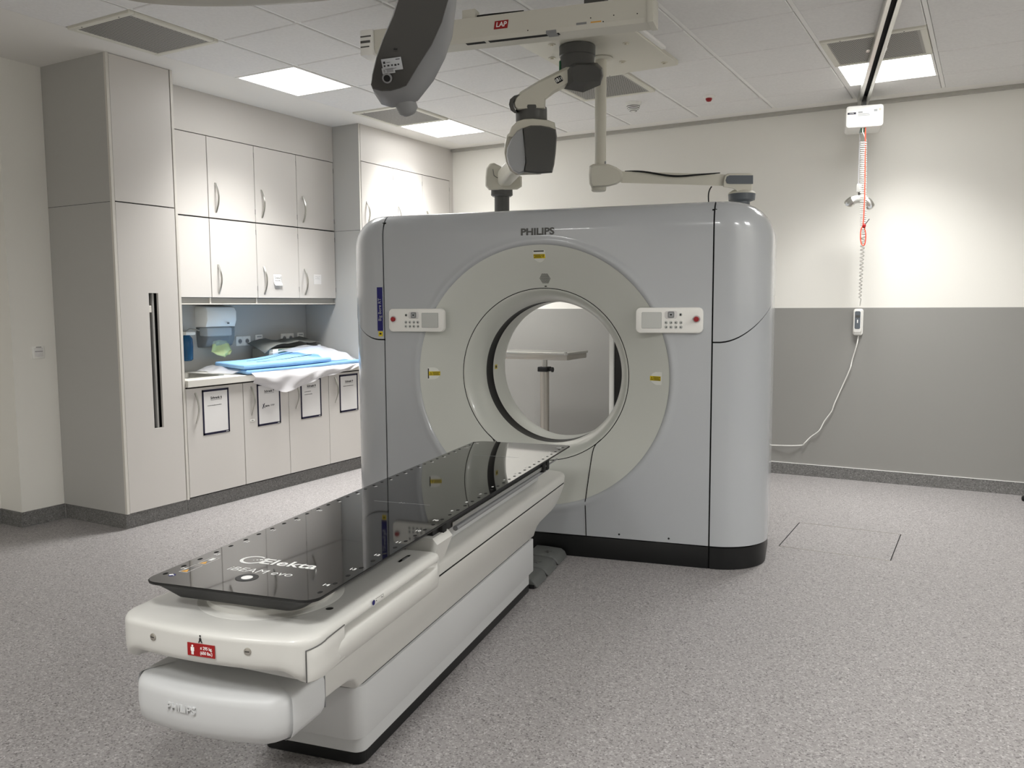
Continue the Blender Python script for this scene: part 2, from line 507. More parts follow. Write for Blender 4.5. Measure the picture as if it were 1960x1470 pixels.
# --- tall cupboard
t = thing('tall_cupboard', 'tall grey cupboard with a black recessed grip slot in its door', 'cupboard')
MB().box(XB, XF-0.02, 3.405, 3.424, Z0, ZC).build('side_panel', 'carcass', t)
MB().box(XF-0.02, XF, 3.405, 3.424, Z0, ZC).build('edge_band', 'edge', t)
MB().box(XB, XF-0.02, 3.405-0.0006, 3.4055, 2.093, 2.0955).build('panel_joint', 'gap', t)
MB().box(XB, XF-0.06, 3.424, 3.872, Z0, ZC-0.002).build('body', 'recess', t)
MB().box(XB, XF, 3.874, 3.893, Z0, ZC).build('side_panel', 'edge', t)
MB().box(XF-0.018, XF, 3.426, 3.866, 2.100, ZC-0.003, 0.0012, 1).build('door', 'door', t)
dl = panel_hole(3.426, 3.866, Z0+0.003, 2.093, 3.637, 3.709, 0.632, 1.527, 0.018)
d = dl.build('door', 'door', t); d.rotation_euler = (0, 0, 0)
for v in d.data.vertices:                     # xz slab -> yz slab facing +x
    x, y, z = v.co; v.co = (XF+y, x, z)
d.data.flip_normals() if False else None
g = MB().box(XF-0.055, XF-0.050, 3.63, 3.716, 0.62, 1.54); g.build('grip_recess', 'recess', t)
MB().box(XF-0.05, XF-0.020, 3.676, 3.692, 0.632, 1.527, 0.004, 2).build('grip_bar', 'carcass', t)
MB().box(XF-0.045, XF-0.012, 3.637, 3.664, 1.40, 1.445, 0.002, 1).build('lock', 'edge', t)
MB().box(XB, XF-0.06, 3.412, 3.422, 0, Z0).build('plinth', 'skirting', t)
plinth(t, XF, 3.412, 3.893)

# --- wall cupboards
XU = -5.09
YS = [4.10, 4.404, 4.863, 5.327, 5.784]
YS[0] = 3.895
lab_u = ['narrow wall cupboard without handles, against the tall cupboard', 'handled wall cupboard beside the narrow one, no note on it',
         'wall cupboard with a white handwritten note curling off its lower door', 'wall cupboard with a flat pale note on its lower door, in the corner']
for i in range(4):
    y0, y1 = YS[i], YS[i+1]
    t = thing('wall_cupboard', lab_u[i], 'cupboard', group='wall cupboards over the worktop')
    MB().box(XB, XU-0.02, y0+0.001, y1-0.001, 1.505, 2.693).build('body', 'carcass', t)
    hy = y0+0.068
    gap_back(t, XU, y0+0.001, y1-0.001, 1.503, 2.693)
    door(t, XU, y0, y1, 1.503, 2.093, hy if i else None, 1.645)
    door(t, XU, y0, y1, 2.097, 2.693, hy if i else None, 2.25)
    if i:
        for zz in (1.58, 2.02, 2.18, 2.62):
            MB().box(XU-0.012, XU+0.001, y1-0.004, y1, zz-0.02, zz+0.02).build('hinge', 'dark_grey', t)
t = thing('light_pelmet', 'pale pelmet strip along the underside of the wall cupboards', 'pelmet')
MB().box(XU-0.025, XU-0.012, 3.895, 5.784, 1.449, 1.462).build('lip', 'edge', t)
MB().box(XU-0.04, XU-0.03, 3.895, 5.784, 1.45, 1.504).build('back_board', 'carcass', t)
MB().box(XB, XU-0.012, 3.895, 5.784, 1.449, 1.453).build('bottom_board', 'carcass', t)
for y in YS[1:3]: MB().box(XU-0.03, XU-0.018, y-0.006, y+0.006, 1.45, 1.504).build('divider', 'edge', t)
t = MB().box(XB, XU, 3.895, 5.784, 2.696, ZC-0.001).build('fascia_panel', 'door')
tag(t, 'blank fascia panel between the wall cupboards and the ceiling', 'panel')
bs = MB().box(XB, XB+0.012, 3.895, 5.784, 0.93, 1.449).build('splashback', 'carcass')
tag(bs, 'plain grey splashback panel behind the worktop', 'panel')

# --- base cupboards with signs
YB_ = [3.895, 4.406, 4.870, 5.334, 5.786]
nums = ['6', '7', '8', '9']
for i in range(4):
    y0, y1 = YB_[i], YB_[i+1]
    t = thing('base_cupboard', ('base cupboard against the tall cupboard, under the sink', 'base cupboard with a tiny tag under its handle', 'base cupboard whose sign is half hidden by the hanging plastic bag', 'base cupboard next to the grey end panel')[i], 'cupboard', group='base cupboards under the worktop')
    MB().box(XB+0.012, XF-0.02, y0+0.001, y1-0.001, Z0, 0.875 if i else 0.785).build('body', 'carcass', t)
    door(t, XF, y0, y1, Z0+0.008, 0.873, y0+0.08, 0.73)
    gap_back(t, XF, y0+0.001, y1-0.001, Z0, 0.881)
    plinth(t, XF, y0, y1)
    # sign
    sy = (4.031, 4.540, 5.002, 5.467)[i]; w, z0, z1 = 0.238, 0.53, 0.852
    s = thing('framed_sign', ('navy framed paper sign on the base cupboard under the sink', 'navy framed paper sign with a small logo in its middle', 'navy framed paper sign half covered by the hanging plastic bag', 'navy framed paper sign on the base cupboard by the end panel')[i], 'sign', (XF, sy+w/2, (z0+z1)/2), 0, 'framed signs on the base cupboards')
    hh = (z1-z0)/2; ww = w/2; e = 0.013
    f = MB()
    for a, b, c, dd in ((-ww, ww, -hh, -hh+e*1.15), (-ww, ww, hh-e*1.15, hh), (-ww, -ww+e, -hh, hh), (ww-e, ww, -hh, hh)):
        f.box(0, 0.0025, a, b, c, dd)
    f.build('frame', 'navy', s)
    MB().box(0, 0.0012, -ww+e, ww-e, -hh+e, hh-e).build('sheet', 'paper', s)
    MB().box(0.0025, 0.003, ww-0.035, ww-0.012, -hh+0.005, -hh+0.008).build('maker_mark', 'white_print', s)
    def on_sheet(y, z): return frame_mx((0.0016, y, z), (0, 1, 0), (0, 0, 1))
    text('Schrank '+nums[i], 0.024, 'black_print', s, on_sheet(0.005, hh-0.062), 0.02, 0.10)
    MB().box(0.001, 0.0018, -0.045, 0.055, hh-0.0775, hh-0.0755).build('underline', 'black_print', s)
    lines = {0: [(-0.075, 0.05, hh-0.115)], 1: [], 2: [(-0.075, 0.0, hh-0.105), (-0.075, 0.02, hh-0.128)], 3: [(-0.07, 0.06, hh-0.10)]}[i]
    for a, b, z in lines:
        m = MB(); y = a
        while y < b-0.006:
            L = random.uniform(0.004, 0.010); m.box(0.001, 0.0017, y, min(y+L, b), z-0.0022, z+random.uniform(0.001, 0.003)); y += L+0.0015
        m.build('small_print', 'dark_print', s)
    if i == 1:
        text('care', 0.026, 'black_print', s, on_sheet(-0.02, -0.012), 0.015, 0.045)
        m = MB(); m.tube([(0.0016, -0.068, -0.03), (0.0016, -0.056, -0.008), (0.0016, -0.046, 0.008)], 0.003, 5)
        m.tube([(0.0016, -0.062, 0.004), (0.0016, -0.052, -0.018), (0.0016, -0.04, -0.026)], 0.0018, 5); m.build('logo_mark', 'navy', s)
        text('STEP', 0.018, 'grey_print', s, on_sheet(0.035, -0.012), -0.01, 0.04)
tg = thing('door_tag', 'tiny white printed tag under a base cupboard handle', 'tag', (XF, 4.487, 0.583))
MB().box(0, 0.002, -0.022, 0.022, -0.008, 0.008, 0.001, 1).build('plate', 'white_plastic', tg)
MB().box(0.002, 0.0025, -0.010, 0.010, -0.002, 0.002).build('print', 'black_print', tg)
# notes on the wall cupboard doors
nt_ = thing('handwritten_note', 'white handwritten paper note curling away at its bottom edge', 'note', (XU, 5.08, 1.65), 0, 'notes on the wall cupboards')
rows = [[(0.001+(0.022*max(0, (0.0-zz)/0.05)**2 if zz < 0 else 0), yy+0.01*(-zz), zz) for yy in (-0.044, 0.0, 0.044)] for zz in [0.045-0.0113*k for k in range(9)]]
nn = MB().grid(rows).build('sheet', 'white_print', nt_)
nn.modifiers.new('s', 'SOLIDIFY').thickness = 0.0006
def scribble(parent, segs, m, r=0.0014):
    for sg in segs: MB().tube(spline([(0.0022, y, z) for y, z in sg], 4), r, 4).build('handwriting', m, parent)
scribble(nt_, [[(-0.03, 0.03), (-0.022, 0.012), (-0.012, 0.022), (-0.004, 0.012), (0.004, 0.022), (0.012, 0.013), (0.026, 0.019)],
               [(-0.028, -0.022), (-0.024, 0.0), (-0.014, -0.008), (-0.005, -0.002), (0.003, -0.008), (0.012, -0.002), (0.024, -0.006), (0.026, -0.022)]], 'black_print')
nt2 = thing('handwritten_note', 'flat pale paper note on the corner wall cupboard', 'note', (XU, 5.55, 1.668), 0, 'notes on the wall cupboards')
MB().box(0, 0.0012, -0.046, 0.046, -0.042, 0.042).build('sheet', 'paper', nt2)
scribble(nt2, [[(-0.03, 0.02), (-0.015, 0.024), (0.0, 0.02), (0.03, 0.024)], [(-0.032, 0.004), (0.0, 0.006), (0.025, 0.004)]], 'light_grey', 0.001)

# --- far cupboards behind the scanner's left shoulder
pf = MB().box(XB, XF, 5.788, 5.806, 0, ZC).build('end_panel', 'carcass')
tag(pf, 'full height grey end panel closing the worktop niche', 'panel')
MB().box(XB, XF-0.001, 5.7873, 5.7885, 2.093, 2.0955).build('panel_joint', 'gap', pf)
MB().box(XF-0.001, XF+0.0008, 5.788, 5.806, 0, ZC).build('edge_band', 'edge', pf)
YFAR = [5.812, 6.264, 6.719, 7.186]
labf = ['tall far cupboard next to the grey end panel', 'middle tall cupboard of the far row between two others', 'tall far cupboard in the corner by the back wall']
for i in range(3):
    y0, y1 = YFAR[i], YFAR[i+1]
    t = thing('far_cupboard', labf[i], 'cupboard', group='tall cupboards in the far corner')
    MB().box(XB, XF-0.02, y0+0.001, y1-0.001, Z0, 2.686).build('body', 'carcass', t)
    gap_back(t, XF, y0+0.001, y1-0.001, Z0, 2.688)
    door(t, XF, y0, y1, 2.097, 2.686, y0+0.07, 2.24)
    door(t, XF, y0, y1, Z0+0.003, 2.093, y0+0.07, 1.2)
    for zz in (2.18, 2.6): MB().box(XF-0.012, XF+0.001, y1-0.004, y1, zz-0.02, zz+0.02).build('hinge', 'dark_grey', t)
    plinth(t, XF, y0, y1)
t = MB().box(XB, XF, 5.812, YB-0.001, 2.689, ZC-0.001).build('fascia_panel', 'door')
tag(t, 'blank fascia panel above the far cupboards', 'panel')
t = MB().box(XB, XF, 7.188, YB-0.001, 0, 2.6885).build('filler_strip', 'door')
tag(t, 'narrow filler strip between far cupboards and back wall', 'panel')

# --- worktop, sink
wt = thing('worktop', 'pale worktop running across the base cupboards', 'worktop')
MB().box(-4.93, XF+0.025, 3.897, 5.786, 0.882, 0.93, 0.002, 1).box(XB+0.012, -4.93, 3.897, 4.02, 0.882, 0.93)\
    .box(XB+0.012, -4.93, 4.36, 5.786, 0.882, 0.93).box(XB+0.012, -5.35, 4.02, 4.36, 0.882, 0.93).build('slab', 'worktop', wt)
sk = thing('sink', 'stainless steel sink let into the worktop', 'sink')
m = MB()
ou = rrect(-5.36, -4.92, 4.01, 4.37, 0.05); n_ = len(ou)
i1 = rrect(-5.335, -4.945, 4.035, 4.345, 0.05); i2 = rrect(-5.31, -4.97, 4.06, 4.32, 0.05)
m.loft([[(x, y, 0.931) for x, y in ou], [(x, y, 0.933) for x, y in ou], [(x, y, 0.933) for x, y in i1], [(x, y, 0.80) for x, y in i2]], False, True)
m.build('basin', 'steel', sk)
MB().lathe([(0.03, 0), (0.03, 0.003), (0.01, 0.004)], 20, 'z', (-5.14, 4.19, 0.80), False, True).build('drain', 'brushed', sk)

# --- dispensers and sockets on the splashback
XS = XB+0.012
pt = thing('paper_towel_dispenser', 'white paper towel dispenser with a green towel sticking out', 'dispenser', (XS, 4.70, 1.30))
o = rrect(-0.17, 0.17, 0.0, 0.145, (0.01, 0.01, 0.035, 0.035), 5)
m = MB(); rings = []
for k, (z, dx, sc) in enumerate(((-0.022, 0.12, 1.0), (0.03, 0.14, 1.0), (0.10, 0.14, 1.0), (0.13, 0.125, 0.97), (0.142, 0.09, 0.92))):
    rings.append([(0.0, -0.155*sc, z), (dx-0.03, -0.155*sc, z), (dx-0.01, -0.145*sc, z), (dx, -0.12*sc, z), (dx, 0.12*sc, z), (dx-0.01, 0.145*sc, z), (dx-0.03, 0.155*sc, z), (0.0, 0.155*sc, z)])
m.loft(rings); m.build('cover', 'white_plastic', pt)
m = MB(); rings = []
for z, dx, sc in ((-0.185, 0.06, 0.88), (-0.172, 0.095, 0.92), (-0.12, 0.12, 0.95), (-0.024, 0.125, 0.95)):
    rings.append([(0.0, -0.155*sc, z), (dx-0.03, -0.155*sc, z), (dx-0.01, -0.145*sc, z), (dx, -0.12*sc, z), (dx, 0.12*sc, z), (dx-0.01, 0.145*sc, z), (dx-0.03, 0.155*sc, z), (0.0, 0.155*sc, z)])
m.loft(rings); m.build('window', 'clear_plastic', pt)
MB().box(0.01, 0.095, -0.12, 0.12, -0.095, -0.03, 0.01).build('towel_stack', 'paper', pt)
rows = []
for j in range(6):
    z = -0.125-0.028*j; w = (0.06, 0.085, 0.10, 0.11, 0.10, 0.055)[j]
    rows.append([(0.08+0.015*math.sin(i*1.3+j)+0.012*j, -w+2*w*i/6, z-0.01*abs(i-3)*(0.4 if j < 4 else -0.6)) for i in range(7)])
m = MB().grid(rows).build('paper_towel', 'towel', pt); m.modifiers.new('s', 'SOLIDIFY').thickness = 0.002
MB().box(0.141, 0.1425, 0.04, 0.062, -0.002, 0.012, 0.001).build('badge', 'grey_print', pt)
sd = thing('soap_dispenser', 'blue soap bottle in a white wall bracket beside the tall cupboard', 'dispenser', (XS, 4.41, 1.15))
m = MB(); m.lathe([(0.03, -0.13), (0.042, -0.12), (0.045, -0.02), (0.042, 0.04), (0.022, 0.07)], 20, 'z', (0.06, 0, 0), True, True); m.build('bottle', 'soap_blue', sd)
m = MB().box(0, 0.11, -0.045, 0.045, 0.07, 0.095, 0.006).box(0, 0.015, -0.03, 0.03, -0.06, 0.07, 0.003); m.build('bracket', 'white_plastic', sd)
MB().tube([(0.05, -0.01, 0.095), (0.10, 0.0, 0.12), (0.17, 0.03, 0.105)], 0.005, 6).build('lever', 'steel', sd)
def socket(y, z, n, kind, label):
    t = thing('power_socket' if kind == 'schuko' else 'data_socket', label, 'socket', (XS, y, z), 0, 'mains sockets' if kind == 'schuko' else 'data sockets')
    w = 0.081
    for i in range(n):
        c = (i-(n-1)/2)*0.078
        pl = MB().box(0, 0.010, c-0.04, c+0.04, -0.04, 0.04, 0.004).build('plate', 'white_plastic', t)
        if kind == 'schuko':
            MB().lathe([(0.021, 0.0102), (0.021, 0.0112)], 20, 'x', (0, c, -0.002), False, True).build('well', 'light_grey', pl)
            MB().lathe([(0.016, 0.0112), (0.016, 0.0118)], 20, 'x', (0, c, -0.002), False, True).build('well_floor', 'mid_grey', pl)
            for s_ in (-1, 1): MB().lathe([(0.0032, 0.0116), (0.0032, 0.0128)], 8, 'x', (0, c+s_*0.0095, -0.002), False, True).build('contact_hole', 'hole', pl)
        else:
            MB().box(0.0098, 0.0125, c-0.009, c+0.009, -0.016, 0.0, 0.001).build('port', 'hole', pl)
            MB().box(0.0098, 0.0108, c-0.025, c+0.025, 0.018, 0.027).build('port_label', 'light_grey', pl)
socket(5.025, 1.15, 2, 'schuko', 'double mains socket next to the paper towel dispenser')
socket(5.20, 1.157, 1, 'port', 'single data socket next to the double socket by the towel dispenser')
socket(5.535, 1.157, 2, 'schuko', 'double mains socket near the niche corner above the grey box')
socket(5.70, 1.159, 1, 'port', 'single data socket in the niche corner beside the end panel')
# wall switch on the left wall
sw = thing('wall_switch', 'small white wall switch with printed strip left of the tall cupboard', 'switch', (XL, 3.28, 1.142))
MB().box(0, 0.009, -0.041, 0.041, -0.041, 0.041, 0.003).build('frame', 'white_plastic', sw)
MB().box(0.006, 0.013, -0.029, 0.029, -0.029, 0.029, 0.003).build('rocker', 'paper', sw)
MB().box(0.0128, 0.0135, -0.026, 0.026, 0.004, 0.008).box(0.0128, 0.0135, -0.018, 0.018, 0.032, 0.036).build('print', 'grey_print', sw)

# --- box, foam pads and plastic bag lying on the worktop
bx_ = thing('supply_box', 'open grey and green supply box pushed against the splashback', 'box', (-5.33, 5.40, 0.93))
m = MB().box(-0.10, 0.10, -0.30, 0.32, 0, 0.15, 0.003); m.build('carton', 'box_grey', bx_)
MB().box(0.1005, 0.104, -0.20, 0.20, 0.03, 0.145).build('green_panel', 'box_green', bx_)
MB().box(0.1005, 0.105, -0.262, -0.205, 0.02, 0.147).build('white_label', 'white_print', bx_)
MB().box(0.1005, 0.105, 0.28, 0.315, 0.02, 0.165).build('white_label', 'white_print', bx_)
rows = []
for j in range(8):
    u = j/7
    rows.append([(-0.09+0.20*u, -0.36+0.68*i/10, 0.222-0.030*u+0.008*math.sin(i*0.9+j*0.4)-0.055*max(0, 1.5-i)*(0.4+0.6*u)+0.006*math.cos(i*2.1)) for i in range(11)])
m = MB().grid(rows).build('lid_flap', 'box_flap', bx_); m.modifiers.new('s', 'SOLIDIFY').thickness = 0.003
def pad(name, label, outline, z0, th, lift):
    """foam slab with a rounded edge; lift(y) raises it"""
    m = MB(); rings = []
    cx = sum(p[0] for p in outline)/len(outline); cy = sum(p[1] for p in outline)/len(outline)
    den = []
    for (a, b) in zip(outline, outline[1:]+outline[:1]):
        for k in range(8): den.append((lerp(a[0], b[0], k/8), lerp(a[1], b[1], k/8)))
    for f, z in ((0.985, 0), (1.0, th*0.25), (1.0, th*0.75), (0.985, th)):
        rings.append([(cx+(x-cx)*f, cy+(y-cy)*f, z0+z+lift(y, x)) for x, y in den])
    for f in (0.66, 0.33, 0.02):
        rings.append([(cx+(x-cx)*f, cy+(y-cy)*f, z0+th+lift(cy+(y-cy)*f, cx+(x-cx)*f)) for x, y in den])
    m.loft(rings)
    return tag(m.build(name, 'foam_blue', None, 50), label, 'foam pad', 'blue foam pads')
p1 = pad('foam_pad', 'blue foam pad at the bottom of the pair on the worktop', [(-5.30, 4.62), (-4.77, 4.42), (-4.76, 5.70), (-5.18, 5.72)], 0.934, 0.030, lambda y, x: 0.010*smooth((y-4.9)/0.7))
p2 = pad('foam_pad', 'blue foam pad with a dark split lying on the other pad', [(-5.31, 4.60), (-4.78, 4.405), (-4.78, 5.35), (-5.17, 5.62)], 0.972, 0.032, lambda y, x: 0.010*smooth((y-4.9)/0.7)+0.055*smooth((y-4.75)/0.8)*smooth((-4.80-x)/0.3))
for a, b in (((-5.12, 4.75), (-5.14, 5.35)), ((-4.98, 4.72), (-4.95, 5.30))):
    P = [(lerp(a[0], b[0], k/10), lerp(a[1], b[1], k/10)) for k in range(11)]
    MB().tube([(x, y, 1.003+0.010*smooth((y-4.9)/0.7)+0.055*smooth((y-4.75)/0.8)*smooth((-4.80-x)/0.3)) for x, y in P], 0.004, 5).build('split', 'gap', p2)
# plastic film: drawn over the right half of the pads, hanging off the worktop's edge
bag = thing('plastic_bag', 'crumpled clear plastic bag around the foam pads, hanging off the worktop edge', 'plastic bag')
NI, NJ = 40, 22
rows = []
for j in range(NJ+1):
    row = []
    v = j/NJ                                 # 0 at the edge of the worktop, 1 at the hanging tip
    for i in range(NI+1):
        u = i/NI; y = 4.46+1.30*u
        tip = 0.045+0.125*max(0, 1-abs(u-0.24)/0.30)**0.85+0.05*max(0, 1-abs(u-0.55)/0.35)
        if u > 0.85: tip *= 1-0.8*(u-0.85)/0.15
        z = 0.944-tip*v-0.0
        x = XF+0.036+0.012*smooth(v*3)+0.030*math.sin(PI*min(1, v*1.1))*(0.5+0.5*math.sin(u*19))+0.012*math.sin(u*31+v*5)*v
        row.append((x, y+0.03*(v)*(0.5-u), z))
    rows.append(row)
m = MB().grid(rows).build('hanging_fold', 'film_white', bag, 60)
rows = []
for j in range(13):
    v = j/12; row = []
    for i in range(NI+1):
        u = i/NI; y = 4.46+1.31*u
        x = XF+0.031-0.20*v
        z = 0.944+0.0+0.002*math.sin(u*40+v*9)
        if v > 0.0: z = 0.944-0.012*smooth(v*4)
        row.append((x, y, z))
    rows.append(row)
MB().grid(rows).build('bottom_sheet', 'film_white', bag, 60)
rows = []
for j in range(15):
    v = j/14; row = []
    for i in range(25):
        u = i/24; y = 5.10+0.20*(1-v)+(0.66-0.20*(1-v))*u
        x = lerp(XF+0.02, -5.24, v)
        z = 1.024+0.010*smooth((y-4.9)/0.7)+0.06*smooth((y-4.75)/0.8)*smooth((-4.80-x)/0.3)+0.004*math.sin(u*17+v*11)+0.004*math.sin(u*7-v*23)
        z -= 0.075*smooth((u-0.62)/0.38)*(0.5+0.5*(1-v))
        if v < 0.12: z -= 0.05*(0.12-v)/0.12
        row.append((x, y, z))
    rows.append(row)
MB().grid(rows).build('top_sheet', 'film', bag, 60)
rows = []
for j in range(9):
    v = j/8; row = []
    for i in range(15):
        u = i/14
        x = lerp(-5.36, -4.86, u); y = lerp(4.46, 4.62, v)+0.20*(u-0.0)*(-0.6)+0.04*math.sin(u*9)*(1-v)
        z = 0.9365+0.045*v*(1-0.5*u)+0.008*math.sin(u*13+v*4)*(v)
        row.append((x, y, z+0.003))
    rows.append(row)
MB().grid(rows).build('loose_end', 'film', bag, 60)

# ================================================================== SCANNER GANTRY
G = thing('ct_scanner_gantry', 'white ring shaped CT scanner gantry with a wide bore', 'CT scanner', GO, GA)
ZB = 1.03; RR = 0.742; XS_ = 0.962
PROF = [(1.84, 0.0), (1.848, 0.0), (1.86, 0.001), (1.88, 0.004), (1.90, 0.010), (1.92, 0.019), (1.94, 0.032), (1.955, 0.047), (1.968, 0.068), (1.976, 0.095), (1.98, 0.14)]
def dY(z): return interp(PROF, z)
DEP = 0.82
def dish(r):
    return interp([(0.425, 0.30), (0.432, 0.25), (0.445, 0.19), (0.465, 0.145), (0.485, 0.120), (0.503, 0.110), (0.60, 0.072), (0.70, 0.028), (0.735, 0.013), (0.742, 0.010), (0.7421, 0.0)], r)
# front panel: rings round the dish out to the rectangle, then the rolled top and the back
def rect_hit(a, x0, x1, z0, z1, cz):
    c, s_ = math.cos(a), math.sin(a); t = 1e9
    if c > 1e-9: t = min(t, x1/c)
    if c < -1e-9: t = min(t, x0/c)
    if s_ > 1e-9: t = min(t, (z1-cz)/s_)
    if s_ < -1e-9: t = min(t, (z0-cz)/s_)
    return t*c, cz+t*s_
angs = [2*PI*i/180 for i in range(180)]
for cx, cz in ((XS_, 1.84), (-XS_, 1.84), (-XS_, 0.13), (XS_, 0.13)):
    angs.append(math.atan2(cz-ZB, cx) % (2*PI))
angs = sorted(set(round(a, 6) for a in angs))
def holed(rings_ry, y_out):
    rings = []
    for r, y in rings_ry: rings.append([(r*math.cos(a), y, ZB+r*math.sin(a)) for a in angs])
    rings.append([(lambda p: (p[0], y_out, p[1]))(rect_hit(a, -XS_, XS_, 0.13, 1.84, ZB)) for a in angs])
    return rings
m = MB()
fr = holed([(RR, 0.012), (0.746, 0.004), (0.753, -0.001), (0.763, -0.004), (0.775, -0.003), (0.79, 0.0), (0.80, 0.0)], 0.0)
m.loft(fr[:-1], False, False)
xs = sorted(set(round(p[0], 6) for p in fr[-1] if abs(p[2]-1.84) < 1e-4))
rows = [[(x, y, z) for x in xs] for z, y in PROF] + [[(x, DEP-0.03, 1.98) for x in xs], [(x, DEP, 1.95) for x in xs], [(x, DEP, 1.84) for x in xs]]
m.grid(rows)
rr = holed([(0.52, DEP)], DEP)
m.loft(rr, False, False)
for s_ in (-1, 1):
    m.grid([[(s_*XS_, 0, 0.13), (s_*XS_, 0, 1.84)], [(s_*XS_, 0.03, 0.13), (s_*XS_, 0.03, 1.84)]])
    m.grid([[(s_*XS_, y, z) for z, y in PROF], [(s_*XS_, y+0.03, z-0.0) for z, y in PROF]])
m.weld(1e-4)
fl = MB().loft(fr[-2:], False, False)
me_ = bpy.data.meshes.new('x'); fl.bm.normal_update(); fl.bm.to_mesh(me_); m.bm.from_mesh(me_); fl.bm.free()
m.build('front_panel', 'gantry', G, 40, fix=True)
# cream dish and collar
MB().lathe([(RR, 0.0115), (0.735, 0.013), (0.70, 0.028), (0.60, 0.072), (0.503, 0.110)], 180, 'y', (0, 0, ZB)).build('dish_ring', 'ring', G, 50)
MB().lathe([(0.4985, 0.1105), (0.492, 0.112), (0.485, 0.120), (0.465, 0.145), (0.445, 0.19), (0.432, 0.25), (0.4255, 0.30)], 180, 'y', (0, 0, ZB)).build('bore_collar', 'ring', G, 60)
MB().lathe([(0.504, 0.112), (0.502, 0.125), (0.499, 0.125), (0.4975, 0.1115)], 180, 'y', (0, 0, ZB)).build('collar_joint', 'gap', G, 60)
MB().lathe([(0.4255, 0.30), (0.4262, 0.302), (0.4262, 0.418), (0.4255, 0.42)], 180, 'y', (0, 0, ZB)).build('scan_window', 'scan_window', G)
MB().lathe([(0.4255, 0.42), (0.425, 0.56), (0.428, 0.62), (0.445, 0.70), (0.48, 0.77), (0.52, DEP)], 180, 'y', (0, 0, ZB)).build('bore_tunnel', 'ring', G, 60)
# joint line leaving the collar and running down to the base on both sides
for s_ in (-1, 1):
    P2 = [(0.345, 0.668), (0.318, 0.643), (0.303, 0.618), (0.296, 0.585), (0.291, 0.54), (0.285, 0.45), (0.281, 0.38), (0.279, 0.32), (0.281, 0.25), (0.285, 0.13)]
    path = []
    for x, z in [(p.x, p.z) for p in spline([(a, 0, b) for a, b in P2], 5)]:
        r = math.hypot(x, z-ZB); path.append((s_*x, dish(r)-0.0005, z))
    MB().tube(path, 0.0028, 6).build('panel_joint', 'gap', G)
# side covers with the sweeping joint
def plan(off=0.0):
    pts = [((0.970, 0.03), (0, -1), 0.0), ((0.970, 0.0), (0, -1), 0.0), ((0.985, 0.0), (0, -1), 0.015)]
    for i in range(1, 19):
        a = R(-90+5*i); pts.append(((0.985+0.275*math.cos(a), 0.275+0.275*math.sin(a)), (math.cos(a), math.sin(a)), 0.015+0.275*R(5*i)))
    for y in (0.35, 0.45, 0.55, 0.60): pts.append(((1.26, y), (1, 0), 0.447+y-0.275))
    for i in range(1, 13):
        a = R(7.5*i); pts.append(((1.04+0.22*math.cos(a), 0.60+0.22*math.sin(a)), (math.cos(a), math.sin(a)), 0.9+0.22*R(7.5*i)))
    pts.append(((0.970, DEP), (0, 1), 1.3))
    return pts
PL = plan()
def zs(s): return 1.232+0.245*smooth((s-0.03)/0.50)
def cover_rows(upper, sgn):
    rows = []
    if upper:
        rs = []
        for k in range(13): rs.append(('lin', k/12))
        for k in range(1, 13): rs.append(('arc', R(90*k/12)))
        lip = [((p[0]-n[0]*0.018, p[1]-n[1]*0.018 if n[1] < 0.5 else p[1]), n, s) for p, n, s in PL]
        rows.append([(sgn*p[0], p[1], zs(s)+0.004) for p, n, s in lip])
        for kind, v in rs:
            row = []
            for p, n, s in PL:
                if kind == 'lin': z = lerp(zs(s)+0.004, 1.78, v); dx = 0
                else: z = 1.78+0.2*math.sin(v); dx = 0.2*(1-math.cos(v))
                o = 0.003
                dy = dY(z)
                x = p[0]+(o-dx)*n[0]
                y = p[1]+(o-(dy if n[1] < 0 else 0.35*dy))*n[1]
                row.append((sgn*x, y, z))
            rows.append(row)
    else:
        for k in range(9):
            rows.append([(sgn*p[0], p[1], lerp(0.13, zs(s)-0.004, k/8)) for p, n, s in PL])
        rows.append([(sgn*(p[0]-n[0]*0.018), p[1]-n[1]*0.018 if n[1] < 0.5 else p[1], zs(s)-0.004) for p, n, s in PL])
    return rows
for sgn in (-1, 1):
    m = MB(); rws = cover_rows(True, sgn); m.grid(rws); m.poly(rws[-1]); m.weld(1e-4)
    m.build('upper_side_cover', 'gantry', G, 45, fix=True)
    m = MB(); m.grid(cover_rows(False, sgn)); m.weld(1e-4); m.build('lower_side_cover', 'gantry', G, 45, fix=True)
    m = MB().box(sgn*0.966-0.012, sgn*0.966+0.012, 0.02, 0.05, 0.0, 1.93)
    m.build('cover_joint', 'gap', G)
    MB().tube([(sgn*(p[0]-n[0]*0.012), p[1]-n[1]*0.012, zs(s)) for p, n, s in PL[1:-1]], 0.0095, 6).build('cover_joint', 'gap', G)
# black base
MB().box(-0.962, 0.962, 0.012, DEP-0.01, 0, 0.122, 0.004).build('base_plinth', 'black', G)
for sgn in (-1, 1):
    out = [(sgn*(p[0]-n[0]*0.010), p[1]-n[1]*0.010) for p, n, s in PL[1:]]
    MB().prism(out if sgn > 0 else out[::-1], 0, 0.124, 'z', 0.004, 1).build('base_plinth', 'black', G)
MB().lathe([(0.0055, -0.0012), (0.0055, 0.001)], 12, 'y', (0.474, 0, 0.153), True).build('screw_hole', 'hole', G)
MB().lathe([(0.0055, -0.0012), (0.0055, 0.001)], 12, 'y', (0.750, 0, 0.153), True).build('screw_hole', 'hole', G)
def fmx(x, y, z): return frame_mx((x, y, z), (1, 0, 0), (0, 0, 1))
text('PHILIPS', 0.052, 'dark_print', G, frame_mx((0.0, -0.0015, 1.842), (1, 0, 0), (0, 0.03, 1)), 0.035, 0.196)
